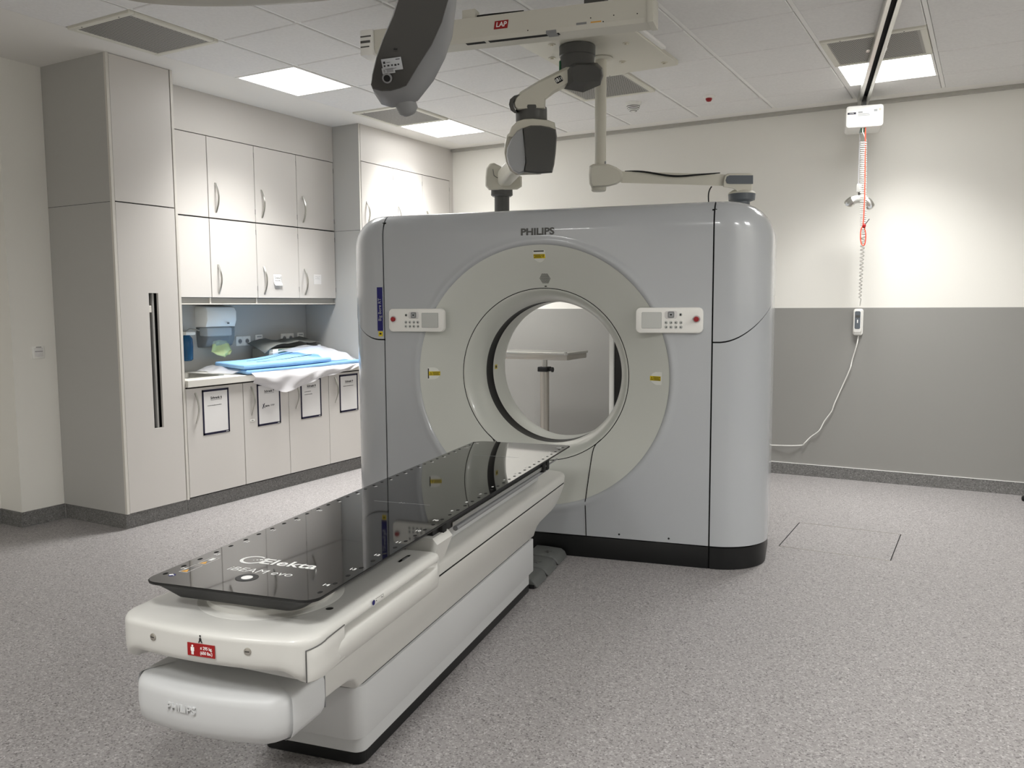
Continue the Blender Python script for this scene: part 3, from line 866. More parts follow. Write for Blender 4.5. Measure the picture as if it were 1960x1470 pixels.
# blue product strip on the left cover, with small warning label
bl_ = MB().box(-1.010, -0.974, -0.006, -0.0036, 1.285, 1.546, 0.0005, 1).build('product_strip', 'blue_label', G)
text('Big Bore RT', 0.028, 'light_grey', bl_, frame_mx((-0.992, -0.0066, 1.412), (0, 0, 1), (-1, 0, 0)), 0.0, 0.135)
MB().box(-1.004, -0.977, -0.006, -0.0036, 1.252, 1.281).build('warning_label', 'yellow', G)
MB().box(-0.998, -0.984, -0.0065, -0.0055, 1.262, 1.272).build('warning_print', 'black_print', G)
# operator panels
def op_panel(cx, flip):
    p = MB().prism(rrect(-0.178, 0.178, -0.068, 0.068, 0.026, 6), -0.028, 0.012, 'y', 0.006, 2).build('operator_panel', 'white_plastic', G)
    p.location = (cx, 0, 1.349)
    s_ = -1 if flip else 1            # screen on the ring side
    MB().prism(rrect(-0.053, 0.053, -0.043, 0.043, 0.004, 3), -0.0292, -0.027, 'y').build('screen_bezel', 'mid_grey', p).location = (-s_*0.092, 0, 0)
    MB().box(-0.0515, 0.0515, -0.0298, -0.028, -0.0415, 0.0415).build('screen', 'screen', p).location = (-s_*0.092, 0, 0)
    c = s_*0.012
    k = MB().prism(rrect(-0.034, 0.034, -0.020, 0.020, 0.012, 4), -0.0305, -0.027, 'y', 0.001, 1).build('jog_plate', 'paper', p); k.location = (c, 0, 0.030)
    k = MB().prism(rrect(-0.017, 0.017, -0.017, 0.017, 0.006, 3), -0.035, -0.03, 'y', 0.001, 1).build('jog_key', 'mid_grey', p); k.location = (c, 0, 0.030)
    k = MB().prism(rrect(-0.010, 0.010, -0.010, 0.010, 0.003, 3), -0.036, -0.034, 'y').build('jog_inset', 'light_grey', p); k.location = (c, 0, 0.030)
    MB().box(-0.005, 0.005, -0.0368, -0.0355, -0.004, 0.004).build('key_print', 'black_print', p).location = (c, 0, 0.030)
    for r_ in range(2):
        for q in range(4):
            bx = c+s_*(-0.026+0.026*q); bz = -0.012-0.024*r_
            b_ = MB().lathe([(0.0085, -0.0295), (0.0095, -0.0285), (0.0095, -0.027)], 14, 'y', (0, 0, 0), True, False).build('key', 'screen', p); b_.location = (bx, 0, bz)
            MB().prism([(-0.005, -0.003), (0.005, -0.003), (0.003*(1 if (q+r_) % 2 else -1), 0.004)], -0.0302, -0.0294, 'y').build('key_print', 'black_print', b_)
    b_ = MB().lathe([(0.008, -0.0295), (0.009, -0.0285), (0.009, -0.027)], 14, 'y', (0, 0, 0), True).build('key', 'screen', p); b_.location = (c+s_*0.050, 0, 0.030)
    MB().box(-0.004, 0.004, -0.0302, -0.0294, -0.005, 0.005).build('key_print', 'black_print', b_)
    e_ = MB().lathe([(0.021, -0.0285), (0.0215, -0.030), (0.019, -0.0305), (0.0175, -0.029)], 24, 'y', (0, 0, 0), True).build('stop_collar', 'paper', p); e_.location = (s_*0.145, 0, 0.006)
    MB().lathe([(0.0135, -0.029), (0.0145, -0.040), (0.012, -0.045), (0.004, -0.046)], 20, 'y', (0, 0, 0), False, True, ).build('stop_button', 'red_button', e_)
    tag(p, 'white operator panel with small screen, keys and red stop button')
op_panel(-0.745, True)
op_panel(0.741, False)
# laser windows with yellow labels, on the dish
def dish_frame(phi, r):
    y = dish(r); c, s_ = math.cos(phi), math.sin(phi)
    sl = (dish(r+0.01)-dish(r-0.01))/0.02
    rad = Vector((c, sl, s_)).normalized()
    return Vector((c*r, y, ZB+s_*r)), rad, Vector((-s_, 0, c))
def laser(phi, r, xdir, ydir, slit=True):
    o, rad, tan = dish_frame(phi, r)
    ax = {'r': rad, '-r': -rad, 't': tan, '-t': -tan}
    mx = frame_mx(o, ax[xdir], ax[ydir])
    pts = [(-0.028, -0.036), (0.01, -0.036), (0.03, -0.028), (0.042, -0.012), (0.045, 0), (0.042, 0.012), (0.03, 0.028), (0.01, 0.036), (-0.028, 0.036)]
    p = MB().prism(pts, -0.004, 0.0015, 'z', 0.0012, 1).build('laser_window', 'laser_plate', G); place(p, mx)
    if slit: MB().box(-0.0275, -0.0215, -0.030, 0.030, 0.0012, 0.0022).build('laser_slit', 'hole', p)
    return p, mx
def lz_label(p, x, y, rot):
    q = MB().box(-0.034, 0.034, -0.0125, 0.0125, 0.0015, 0.0024).build('warning_label', 'yellow', p); q.location = (x, y, 0); q.rotation_euler = (0, 0, rot)
    MB().prism([(-0.030, -0.009), (-0.014, -0.009), (-0.022, 0.009)], 0.0024, 0.0028, 'z').build('warning_triangle', 'black_print', q)
    MB().prism([(-0.026, -0.0065), (-0.018, -0.0065), (-0.022, 0.003)], 0.0028, 0.0030, 'z').build('warning_triangle_core', 'yellow', q)
    for k in range(3): MB().box(-0.010+0.002*(k == 2), 0.030-0.004*(k == 1), 0.0052-0.006*k-0.0014, 0.0052-0.006*k+0.0014, 0.0024, 0.0028).build('warning_print', 'black_print', q)
    fr_ = MB()
    for a, b, c, d_ in ((-0.012, 0.032, 0.0095, 0.0106), (-0.012, 0.032, -0.0106, -0.0095), (-0.0125, -0.0114, -0.0106, 0.0106), (0.0314, 0.0325, -0.0106, 0.0106)): fr_.box(a, b, c, d_, 0.0024, 0.0027)
    fr_.build('warning_border', 'black_print', q)
p, _ = laser(PI, 0.672, '-r', '-t'); lz_label(p, 0.012, 0, 0)
p, _ = laser(0, 0.672, '-r', '-t', False); lz_label(p, 0.012, 0, PI)
p, _ = laser(PI/2, 0.685, '-r', '-t'); lz_label(p, 0.006, 0.0, PI/2 if False else -PI/2)
# speaker perforations
o, rad, tan = dish_frame(R(88.2), 0.556)
mx = frame_mx(o, -tan, rad)
sp_ = MB()
for i in range(-5, 6):
    for j in range(-5, 6):
        x = i*0.0062+(0.0031 if j % 2 else 0); y = j*0.0054
        if abs(y) < 0.028 and abs(x)+abs(y)*0.577 < 0.0335: sp_.poly([(x+0.0023*math.cos(k*PI/3), y+0.0023*math.sin(k*PI/3), 0.0012) for k in range(6)])
q = place(sp_.build('speaker_holes', 'hole', G, smooth_=False), mx); tag(q, kind='stuff')
o, rad, tan = dish_frame(R(88.2), 0.512)
place(MB().box(-0.006, 0.006, -0.0025, 0.0025, -0.001, 0.003).build('latch', 'hole', G), frame_mx(o, -tan, rad))
# yellow sticker inside the bore
for a in (R(178),):
    o = Vector((0.4245*math.cos(a), 0.47, ZB+0.4245*math.sin(a)-0.0))
    place(MB().box(-0.02, 0.02, -0.014, 0.014, 0.0003, 0.001).build('warning_label', 'yellow', G), frame_mx(o, (0, 1, 0), (0, 0, 1)))
    place(MB().box(-0.012, 0.012, -0.007, 0.007, 0.001, 0.0014).build('warning_print', 'black_print', G), frame_mx(o, (0, 1, 0), (0, 0, 1)))

# ================================================================== PATIENT COUCH
T = thing('patient_couch', 'white motorised patient couch on a long skirted base in front of the scanner', 'patient couch', GO, GA)
MB().prism(rrect(-0.215, 0.150, -2.338, -0.62, 0.03), 0, 0.056, 'z', 0.004, 1).build('base_plate', 'black', T)
MB().prism(rrect(-0.235, 0.166, -2.366, -0.69, (0.035, 0.035, 0.004, 0.004)), 0.056, 0.111, 'z', 0.003, 1).build('lower_skirt', 'couch_grey', T)
MB().prism(rrect(-0.245, 0.182, -2.405, -0.668, (0.045, 0.045, 0.004, 0.004)), 0.118, 0.284, 'z', 0.004, 2).build('middle_skirt', 'couch_grey', T)
MB().prism(rrect(-0.235, 0.172, -2.39, -0.68, 0.03), 0.28, 0.295, 'z').build('skirt_joint', 'gap', T)
MB().prism(rrect(-0.225, 0.158, -2.356, -0.70, 0.03), 0.108, 0.122, 'z').build('skirt_joint', 'dark_grey', T)  # dark strip in the joint, paints the shadow line of the skirt's step
# upper body: side profile swept across, sides leaning out towards the top
pf = [(-2.415, 0.2915), (-0.665, 0.2915), (-0.655, 0.315), (-0.635, 0.333), (-0.60, 0.343), (-0.50, 0.350), (-0.40, 0.356), (-0.335, 0.368), (-0.285, 0.395), (-0.245, 0.43), (-0.205, 0.470),
      (-2.645, 0.470), (-2.645, 0.352), (-2.55, 0.350), (-2.485, 0.345), (-2.45, 0.332), (-2.43, 0.312)]
def hw(z): return 0.184+(0.218-0.184)*max(0, min(1, (z-0.29)/0.17))
m = MB()
b = bmesh.new()
lo = [b.verts.new((-hw(z)-0.02, y, z)) for y, z in pf]; hi = [b.verts.new((hw(z), y, z)) for y, z in pf]
n = len(pf); b.faces.new(lo); b.faces.new(hi[::-1])
for i in range(n): b.faces.new((lo[i], hi[i], hi[(i+1) % n], lo[(i+1) % n]))
bmesh.ops.recalc_face_normals(b, faces=b.faces)
capE = [e for e in b.edges if all(v in hi for v in e.verts) or all(v in lo for v in e.verts)]
bmesh.ops.bevel(b, geom=capE, offset=0.012, segments=3, profile=0.5, affect='EDGES', clamp_overlap=True)
m.merge(b); m.build('upper_body', 'couch', T, 40)
MB().box(-0.21, 0.212, -2.60, -0.215, 0.469, 0.482).build('cover_joint', 'gap', T)
# top cover
cs = [(-0.235, 0.481), (0.2195, 0.481), (0.2195, 0.512), (0.212, 0.524), (0.195, 0.533), (0.12, 0.540), (-0.14, 0.540), (-0.21, 0.533), (-0.228, 0.524), (-0.235, 0.512)]
rings = []
for y, sc, zc in ((-2.50, 1, 1), (-0.235, 1, 1), (-0.20, 0.99, 0.97), (-0.185, 0.96, 0.80)):
    rings.append([(x*sc, y+(0.022*(1-(z-0.481)/0.06) if y > -0.3 else 0)*-1+0.0, 0.481+(z-0.481)*zc) for x, z in cs])
MB().loft(rings).build('top_cover', 'couch', T, 40)
# end cap with raised lettering
def cap_outline(inset):
    pts = []
    for i in range(25):
        t = i/24; x = -0.272+0.486*t
        y = -2.868+0.036*((t-0.5)*2)**2+0.06*max(0, abs(t-0.5)*2-0.80)**2/0.04*0.75
        pts.append((x, y))
    pts += [(0.217, -2.80), (0.218, -2.72), (0.218, -2.649), (-0.272, -2.649), (-0.274, -2.72), (-0.273, -2.80)]
    cx = sum(p[0] for p in pts)/len(pts); cy = -2.72
    return [(cx+(x-cx)*(1-inset/0.23), cy+(y-cy)*(1-inset/0.14) if y < cy else y) for x, y in pts]
rings = []
for ins, z in ((0.065, 0.310), (0.035, 0.316), (0.015, 0.330), (0.003, 0.352), (0.0, 0.380), (0.0005, 0.425), (0.003, 0.438), (0.009, 0.446), (0.018, 0.450), (0.080, 0.466)):
    rings.append([(x, y, z) for x, y in cap_outline(ins)])
MB().loft(rings).build('end_cap', 'couch_grey', T, 50)
MB().box(0.10, 0.2185, -2.650, -2.6475, 0.35, 0.45).build('cap_joint', 'mid_grey', T)
MB().box(0.17, 0.2205, -2.672, -2.628, 0.452, 0.463).build('cable_notch', 'gap', T)
text('PHILIPS', 0.026, 'couch_grey', T, frame_mx((-0.072, -2.8672, 0.404), (1, -0.052, 0), (0, 0, 1)), 0.03, 0.092, 0.0035, name='raised_lettering')
# carriage: rounded front, grip groove along both sides
def carriage_outline():
    pts = []
    for i in range(31):                                   # convex front, left to right
        t = i/30; x = -0.215+0.43*t; pts.append((x, -2.878+0.020*((t-0.5)*2)**2))
    for i in range(1, 10):
        a = R(-90+10*i*0.98); pts.append((0.215+0.085*math.cos(a)*1.0, -2.773+0.085*math.sin(a)))
    for k in range(17): pts.append((0.300, lerp(-2.765, -2.085, k/16)))
    for i in range(1, 6): a = R(18*i); pts.append((0.275+0.025*math.cos(a), -2.075+0.025*math.sin(a)))
    rest = [(-x, y) for x, y in pts[::-1]]
    # left mirrored: skip the front duplicates
    lft = [p for p in rest if p[1] > -2.8575 or p[0] < -0.2155]
    lft = [p for p in lft if p[0] < -0.2151]
    return pts+lft
CO = carriage_outline()
def onrm(pts):
    N = []
    n = len(pts)
    for i in range(n):
        a = Vector(pts[i-1]); c = Vector(pts[(i+1) % n]); t = (c-a).normalized(); N.append(Vector((t.y, -t.x)))
    return N
CN = onrm(CO)
def gw_(p):            # grip groove weight, only along the straight sides
    return smooth((p[1]+2.755)/0.02)*smooth((-2.10-p[1])/0.012) if abs(p[0]) > 0.25 else 0
def zb_(p): return lerp(0.530, 0.492, smooth((abs(p[0])-0.222)/0.075)) if p[1] < -2.6 else 0.492
ROW = [(0.0, 0.030, 0), (0.03, 0.016, 0), (0.10, 0.005, 0), (0.25, 0.001, -0.004), (0.42, 0.0, -0.006), (0.56, 0.0, -0.003), (0.62, 0.0, 0.006), (0.655, 0, 0.034), (0.70, 0, 0.044), (0.775, 0, 0.044), (0.795, 0, 0.002), (0.82, 0, 0), (0.88, 0.001, 0), (0.94, 0.005, 0), (0.975, 0.012, 0), (1.0, 0.026, 0)]
rings = []
for t, ins, gr in ROW:
    rings.append([(p[0]-nn.x*(ins+gr*gw_(p)), p[1]-nn.y*(ins+gr*gw_(p)), lerp(zb_(p), 0.622, t)) for p, nn in zip(CO, CN)])
def inset_ring(d, z, sq=0.0):
    return [(p[0]-nn.x*d, p[1]-nn.y*d+sq, z) for p, nn in zip(CO, CN)]
rings.append(inset_ring(0.050, 0.6225)); rings.append(inset_ring(0.074, 0.622))
MB().loft(rings).build('carriage', 'couch', T, 45)
# corner insert following the right front corner
def patch(i0, i1, zlo, zhi, off, name, m):
    rows = []
    idx = list(range(i0, i1+1))
    for k in range(7):
        row = []
        for q, i in enumerate(idx):
            u = q/(len(idx)-1); p, nn = CO[i], CN[i]
            z = lerp(zlo(u), zhi(u), k/6)
            o = off*(1 if 0 < k < 6 and 0 < q < len(idx)-1 else 0.1)
            row.append((p[0]+nn.x*o, p[1]+nn.y*o, z))
        rows.append(row)
    return MB().grid(rows).build(name, m, T, 60)
patch(35, 42, lambda u: 0.507+0.02*max(0, u-0.6), lambda u: lerp(0.588, 0.602, u), 0.0055, 'corner_insert', 'couch')
zl_ = lambda u: 0.507+0.02*max(0, u-0.6)
zh_ = lambda u: lerp(0.588, 0.602, u)
bp_path = []
for q in range(8): bp_path.append((q/7, zh_(q/7)))
bp_path = [(0, lerp(zl_(0), zh_(0), k/6)) for k in range(6)] + bp_path
P3 = []
for u, z in bp_path:
    f = 35+u*7; i0 = min(int(f), 41); fr_ = f-i0
    p_ = Vector(CO[i0]).lerp(Vector(CO[i0+1]), fr_); n_2 = CN[i0].lerp(CN[i0+1], fr_).normalized()
    P3.append((p_.x+n_2.x*0.0008, p_.y+n_2.y*0.0008, z))
MB().tube(P3, 0.0018, 5).build('insert_joint', 'dark_print', T)
# pedestal disc under the table top
MB().lathe([(0.200, 0.622), (0.198, 0.6235), (0.180, 0.6235), (0.176, 0.626), (0.176, 0.640), (0.165, 0.651)], 64, 'z', (0.015, -2.585, 0), False, True).build('pedestal_disc', 'couch', T, 40)
# label, pictogram and screws on the carriage front
def front_y(x): return -2.878+0.020*(x/0.215)**2
def fr_mx(x, z, e=0.0015):
    s_ = 2*0.020*x/0.215**2
    return frame_mx((x, front_y(x)-e, z), (1, s_, 0), (0, 0, 1))
lb = place(MB().box(-0.041, 0.041, -0.0165, 0.0165, -0.001, 0.0008).build('weight_label', 'red', T), fr_mx(0.008, 0.574))
text('≤ 295 kg.', 0.0115, 'white_print', lb, Matrix.Translation((0.016, 0.006, 0.0012)), 0.01, 0.036, 0.0003)
text('(650 lbs.)', 0.0115, 'white_print', lb, Matrix.Translation((0.016, -0.0065, 0.0012)), 0.01, 0.036, 0.0003)
fg = MB().lathe([(0.0028, 0.0008), (0.0028, 0.0014)], 10, 'z', (-0.0255, 0.0095, 0), True, True)
fg.box(-0.0305, -0.0205, -0.004, 0.006, 0.0008, 0.0014).box(-0.0288, -0.0260, -0.013, -0.003, 0.0008, 0.0014).box(-0.0250, -0.0222, -0.013, -0.003, 0.0008, 0.0014)
fg.build('person_pictogram', 'white_print', lb)
ch = MB().lathe([(0.0024, 0.0), (0.0024, 0.0006)], 10, 'z', (0, 0.009, 0), True, True)
ch.prism([(-0.004, 0.0), (0.0, 0.006), (0.004, 0.0), (0.0025, -0.001), (0.006, -0.009), (0.0035, -0.009), (0.0, -0.003), (-0.0035, -0.009), (-0.006, -0.009), (-0.0025, -0.001)], 0, 0.0006, 'z')
place(ch.build('child_pictogram', 'black_print', T), fr_mx(0.006, 0.602, 0.001))
for x in (-0.150, 0.140):
    q = place(MB().lathe([(0.0095, -0.001), (0.0095, 0.001), (0.0075, 0.002)], 18, 'z', (0, 0, 0), True, True).build('screw', 'brushed', T), fr_mx(x, 0.585))
    MB().box(-0.006, 0.006, -0.001, 0.001, 0.0018, 0.0024).build('screw_slot', 'hole', q)
# controls on the right arm
place(MB().lathe([(0.013, 0), (0.013, 0.004), (0.010, 0.0055)], 20, 'z', (0, 0, 0), True, True).build('button', 'black', T), Matrix.Translation((0.230, -2.635, 0.617)))
q = place(MB().prism(rrect(-0.012, 0.012, -0.042, 0.042, 0.012, 5), 0, 0.004, 'z', 0.001, 1).build('release_slot', 'black', T), Matrix.Translation((0.225, -2.165, 0.618)))
MB().box(-0.005, 0.005, -0.02, 0.02, 0.004, 0.006, 0.001).build('release_key', 'mid_grey', q)
mk = place(MB().lathe([(0.0075, 0), (0.0075, 0.0006)], 16, 'z', (0, 0, 0), True, True).build('travel_mark', 'blue_label', T), frame_mx((0.3006, -2.52, 0.607), (0, 1, 0), (0, 0, 1)))
mk2 = MB()
for k in (0, 1): mk2.prism([(0.018+0.03*k, -0.002), (0.018+0.03*k, 0.002), (0.018+0.03*k+(-0.005 if k == 0 else 0.005), 0.0)], 0, 0.0005, 'z')
mk2.box(0.012, 0.058, 0.0055, 0.0062, 0, 0.0004).box(0.058, 0.0587, -0.004, 0.0062, 0, 0.0004)
place(mk2.build('travel_mark_print', 'black_print', T), frame_mx((0.3004, -2.52, 0.607), (0, 1, 0), (0, 0, 1)))
# bracket between the arm's end and the table top
rings = []
for y, dz in ((-2.05, 0), (-1.955, 0.0)):
    rings.append([(0.17, y, 0.56), (0.265, y+0.0, 0.565), (0.285, y+(0.035 if y > -2 else 0), 0.640), (0.268, y+(0.035 if y > -2 else 0), 0.660), (0.17, y+(0.035 if y > -2 else 0), 0.662)])
MB().loft(rings).build('arm_bracket', 'couch', T, 30)
# underframe hidden by the table top, carrying it
MB().box(-0.15, 0.16, -2.2, -0.50, 0.54, 0.640, 0.01).build('underframe', 'couch_grey', T)

# ---------------- carbon table top (a thing of its own lying on the couch)
TT = thing('couch_table_top', 'glossy black carbon fibre table top with white printed lettering', 'table top', GO, GA)
ZT = 0.702
TX0, TX1, TY0, TY1 = -0.248, 0.285, -2.800, -0.340
ol = rrect(TX0, TX1, TY0, TY1, (0.045, 0.045, 0.020, 0.060), 8)
def shr(d):
    cx, cy = (TX0+TX1)/2, (TY0+TY1)/2; hx, hy = (TX1-TX0)/2, (TY1-TY0)/2
    return [(cx+(x-cx)*(1-d/hx), cy+(y-cy)*(1-d/hy)) for x, y in ol]
MB().loft([[(x, y, ZT-0.010) for x, y in shr(0.006)], [(x, y, ZT-0.007) for x, y in shr(0.001)], [(x, y, ZT-0.002) for x, y in ol], [(x, y, ZT-0.0003) for x, y in shr(0.002)]]).build('edge_band', 'carbon_matte', TT, 50)
MB().poly([(x, y, ZT) for x, y in shr(0.002)]).build('top_plate', 'carbon', TT, smooth_=False)
def shr2(dx, dy):
    cx, cy = (TX0+TX1)/2, (TY0+TY1)/2; hx, hy = (TX1-TX0)/2, (TY1-TY0)/2
    return [(cx+(x-cx)*(1-dx/hx), cy+(y-cy)*(1-dy/hy)) for x, y in ol]
MB().loft([[(x, y, ZT-0.050) for x, y in shr2(0.085, 0.045)], [(x, y, ZT-0.046) for x, y in shr2(0.072, 0.036)], [(x, y, ZT-0.022) for x, y in shr2(0.034, 0.020)], [(x, y, ZT-0.0095) for x, y in shr2(0.010, 0.010)]]).build('under_shell', 'carbon_matte', TT, 50)
def tmx(x, y, rot=0): return Matrix.Translation((x, y, ZT+0.0002)) @ Matrix.Rotation(rot, 4, 'Z')
text('Elekta', 0.062, 'white_print', TT, tmx(0.050, -2.552), 0.012, 0.180, 0.0002)
text('iBEAM evo', 0.044, 'white_print', TT, tmx(0.012, -2.634), -0.012, 0.205, 0.0002, shear=0.12)
m = MB()
arc = [(-0.072+0.034*math.cos(a), -2.549+0.031*math.sin(a), ZT+0.0003) for a in [R(50+i*9) for i in range(36)]]
rows = []
for (a, p_) in zip([R(50+i*9) for i in range(36)], arc):
    w = 0.0028+0.0022*math.sin((a-R(50))/R(315)*PI)
    rows.append([(-0.072+(0.034-w)*math.cos(a), -2.549+(0.031-w)*math.sin(a), ZT+0.0004), (-0.072+(0.034+w)*math.cos(a), -2.549+(0.031+w)*math.sin(a), ZT+0.0004)])
m.grid(rows, flip=False)
for x, y, r in ((-0.060, -2.546, 0.0035), (-0.050, -2.541, 0.0055), (-0.036, -2.533, 0.0085), (-0.069, -2.552, 0.0022)):
    m.poly([(x+r*math.cos(a*PI/6), y+r*math.sin(a*PI/6), ZT+0.0004) for a in range(12)])
m.build('logo_mark', 'white_print', TT, fix=True)
MB().lathe([(0.031, 0.0), (0.031, 0.0006)], 32, 'z', (0.010, -2.690, ZT), True, True).build('marker_ring', 'black', TT)
MB().lathe([(0.0155, 0.0), (0.0155, 0.0012)], 32, 'z', (0.010, -2.690, ZT), True, True).build('marker_disc', 'white_print', TT)
names = ['14', '13', '12', '11', '10', 'F0', '9', '8', '7', '6', '5', '4', '3', '2', '1', 'H1', 'H2']
hole = MB().prism(rrect(-0.0055, 0.0055, -0.0085, 0.0085, 0.0055, 4), -0.002, 0.0004, 'z').build('index_notch', 'gap', TT)
hole.location = (0.262, -2.730, ZT)
first = True
for k in range(17):
    y = -2.672+0.1405*k
    for sx in (1, -1):
        for q in (0, 1):
            yy = -2.730+0.1405*k+0.0725*q
            if yy > TY1-0.05 or (k == 0 and q == 0 and sx == 1): continue
            o = bpy.data.objects.new('index_notch', hole.data); COL.objects.link(o); o.parent = TT
            o.location = (0.262 if sx > 0 else -0.226, yy, ZT)
        if y < TY1-0.06: text(names[k], 0.021, 'white_print', TT, tmx(0.246 if sx > 0 else -0.210, y-0.004), 0.01, None, 0.0002, name='index_number')
for yy in (-1.777, -0.755):
    for a, b in ((-0.095, 0.012), (0.028, 0.135)): MB().box(a, b, yy-0.0008, yy+0.0008, ZT, ZT+0.0003).build('reference_line', 'light_grey', TT)
    MB().tube([(0.012, yy-0.005, ZT), (0.018, yy+0.006, ZT), (0.026, yy-0.006, ZT), (0.03, yy+0.004, ZT)], 0.0009, 4).build('reference_mark', 'light_grey', TT)
for k, y in enumerate((-2.672, -2.595)):
    m = MB()
    for a, b, c, d_ in ((-0.204, -0.176, -0.033, -0.0318), (-0.204, -0.176, 0.0318, 0.033), (-0.204, -0.2028, -0.033, 0.033), (-0.1772, -0.176, -0.033, 0.033)): m.box(a, b, y+c, y+d_, ZT, ZT+0.0003)
    m.build('caution_border', 'paper', TT)
    MB().prism([(-0.200, y-0.028), (-0.180, y-0.028), (-0.190, y-0.008)], ZT, ZT+0.0004, 'z').build('caution_triangle', 'orange', TT)
    MB().box(-0.196, -0.184, y+0.002, y+(0.024 if k else 0.012), ZT, ZT+0.0003).build('caution_print', 'white_print' if k else 'grey_print', TT)
MB().lathe([(0.010, 0), (0.010, 0.0004)], 16, 'z', (-0.200, -2.735, ZT), True, True).build('notice_disc', 'blue_label', TT)
MB().tube([(-0.207, -2.738, ZT+0.0006), (-0.199, -2.732, ZT+0.0006), (-0.193, -2.737, ZT+0.0006)], 0.0018, 4).build('notice_print', 'white_print', TT)
# accessory rail under the right edge
MB().box(0.256, 0.262, -1.86, -0.72, 0.652, 0.668, 0.001, 1).build('accessory_rail', 'steel', TT)
MB().box(0.225, 0.256, -2.02, -0.70, 0.648, 0.690, 0.002, 1).build('rail_carrier', 'carbon_matte', TT)
for y in (-1.95, -0.76, -0.70): MB().box(0.235, 0.270, y-0.018, y+0.018, 0.640, 0.684, 0.004).build('rail_clip', 'rubber', TT)
MB().tube([(0.262, -0.72, 0.660), (0.262, -0.52, 0.660)], 0.004, 6).build('rail_pin', 'mid_grey', TT)
MB().tube([(0.245, -1.80, 0.630), (0.245, -0.64, 0.634)], 0.010, 8).build('rail_rod', 'mid_grey', TT)

# ---------------- foot switch
FS = thing('foot_switch', 'row of grey foot pedals on the floor between couch and scanner', 'foot pedal', GO, GA)
MB().box(-0.02, 0.165, -0.60, -0.005, 0, 0.022, 0.004).build('pedal_base', 'black', FS)
for k in range(3):
    y1 = -0.012-0.200*k; y0 = y1-0.185
    pts = [(0.0, 0.010), (0.178, 0.008), (0.165, 0.036), (0.145, 0.050), (0.06, 0.056), (0.0, 0.056)]
    q = MB().prism(pts, y0, y1, 'y', 0.010, 2).build('pedal', 'pedal', FS, 50)
    MB().prism([(0.085, y0+0.06), (0.105, y0+0.05), (0.10, y0+0.075), (0.115, y0+0.085), (0.095, y0+0.09), (0.08, y0+0.10), (0.08, y0+0.08), (0.06, y0+0.07)], 0.0535, 0.0555, 'z').build('pedal_print', 'dark_grey', q)
    MB().prism([(0.035, y0+0.07), (0.05, y0+0.075), (0.045, y0+0.095)], 0.0555, 0.0568, 'z').build('pedal_print', 'dark_grey', q)

# ================================================================== BEHIND THE SCANNER
IS = thing('instrument_stand', 'stainless instrument table on a height adjustable post behind the bore', 'instrument table', (-3.42, 6.58, 0), R(2))
MB().box(-0.48, 0.235, -0.02, 0.42, 0.955, 1.005, 0.006).build('tray_body', 'brushed', IS)
MB().box(-0.50, 0.245, -0.03, 0.43, 1.0, 1.020, 0.004).build('tray_rim', 'steel', IS)
MB().lathe([(0.014, 0), (0.014, 0.028)], 12, 'z', (0.22, -0.02, 1.0), False, True).build('tray_corner', 'steel', IS)
MB().cyl((0, 0.02, 0.40), (0, 0.02, 0.96), 0.026).build('inner_post', 'steel', IS)
MB().cyl((0, 0.02, 0.06), (0, 0.02, 0.88), 0.040).build('outer_post', 'brushed', IS)
MB().box(-0.048, 0.045, -0.03, 0.07, 0.850, 0.892, 0.006).build('clamp', 'black', IS)
k_ = MB().cyl((0.045, 0.02, 0.868), (0.068, 0.02, 0.868), 0.008).cyl((0.068, 0.02, 0.868), (0.082, 0.02, 0.868), 0.022); k_.build('clamp_knob', 'black', IS)
for a in (0, 90):
    q = MB().box(-0.28, 0.28, -0.025, 0.025, 0.055, 0.085, 0.005).build('base_foot', 'brushed', IS); q.location = (0, 0.02, 0); q.rotation_euler = (0, 0, R(a+45))
for a in range(4):
    q = MB().cyl((0, -0.012, 0.028), (0, 0.012, 0.028), 0.028).build('castor', 'rubber', IS); q.location = (0.27*math.cos(R(45+90*a)), 0.02+0.27*math.sin(R(45+90*a)), 0)
pe = on_v(1172, 700, 1.55)
EC = thing('equipment_cabinet', 'white edged cabinet with a black front standing behind the scanner', 'cabinet', GO, GA)
MB().box(pe.x-0.012, pe.x+0.018, 1.50, 1.95, 0, 1.25, 0.003).build('side_panel', 'white_plastic', EC)
MB().box(pe.x+0.018, pe.x+0.50, 1.54, 1.95, 0, 1.24).build('body', 'dark_grey', EC)
MB().box(pe.x+0.018, pe.x+0.50, 1.535, 1.545, 0.02, 1.23).build('front', 'dark_glass', EC)
MB().box(pe.x+0.50, pe.x+0.53, 1.50, 1.95, 0, 1.25, 0.003).build('side_panel', 'white_plastic', EC)
MB().box(pe.x-0.012, pe.x+0.53, 1.50, 1.95, 1.24, 1.262, 0.003).build('top_panel', 'white_plastic', EC)

# ================================================================== CEILING EQUIPMENT
# mounting plate
MP = thing('ceiling_mounting_plate', 'white square mounting plate bolted to the ceiling above the scanner', 'mounting plate', (-2.16, 4.935, ZC))
MB().prism(rrect(-0.345, 0.345, -0.47, 0.465, 0.03), -0.03, 0.0, 'z', 0.004, 1).build('plate', 'arm_white', MP)
for x, y in ((-0.17, -0.34), (0.22, -0.14), (-0.29, -0.10), (0.06, 0.20), (0.02, -0.42), (-0.28, 0.32), (0.28, 0.36)):
    MB().lathe([(0.022, -0.033), (0.022, -0.03)], 12, 'z', (x, y, 0), True).lathe([(0.010, -0.040), (0.010, -0.03)], 6, 'z', (x, y, 0), True).build('bolt', 'cream', MP)
MB().box(0.345, 0.375, -0.47, 0.12, -0.02, 0.0, 0.002, 1).build('edge_strip', 'tbar', MP)

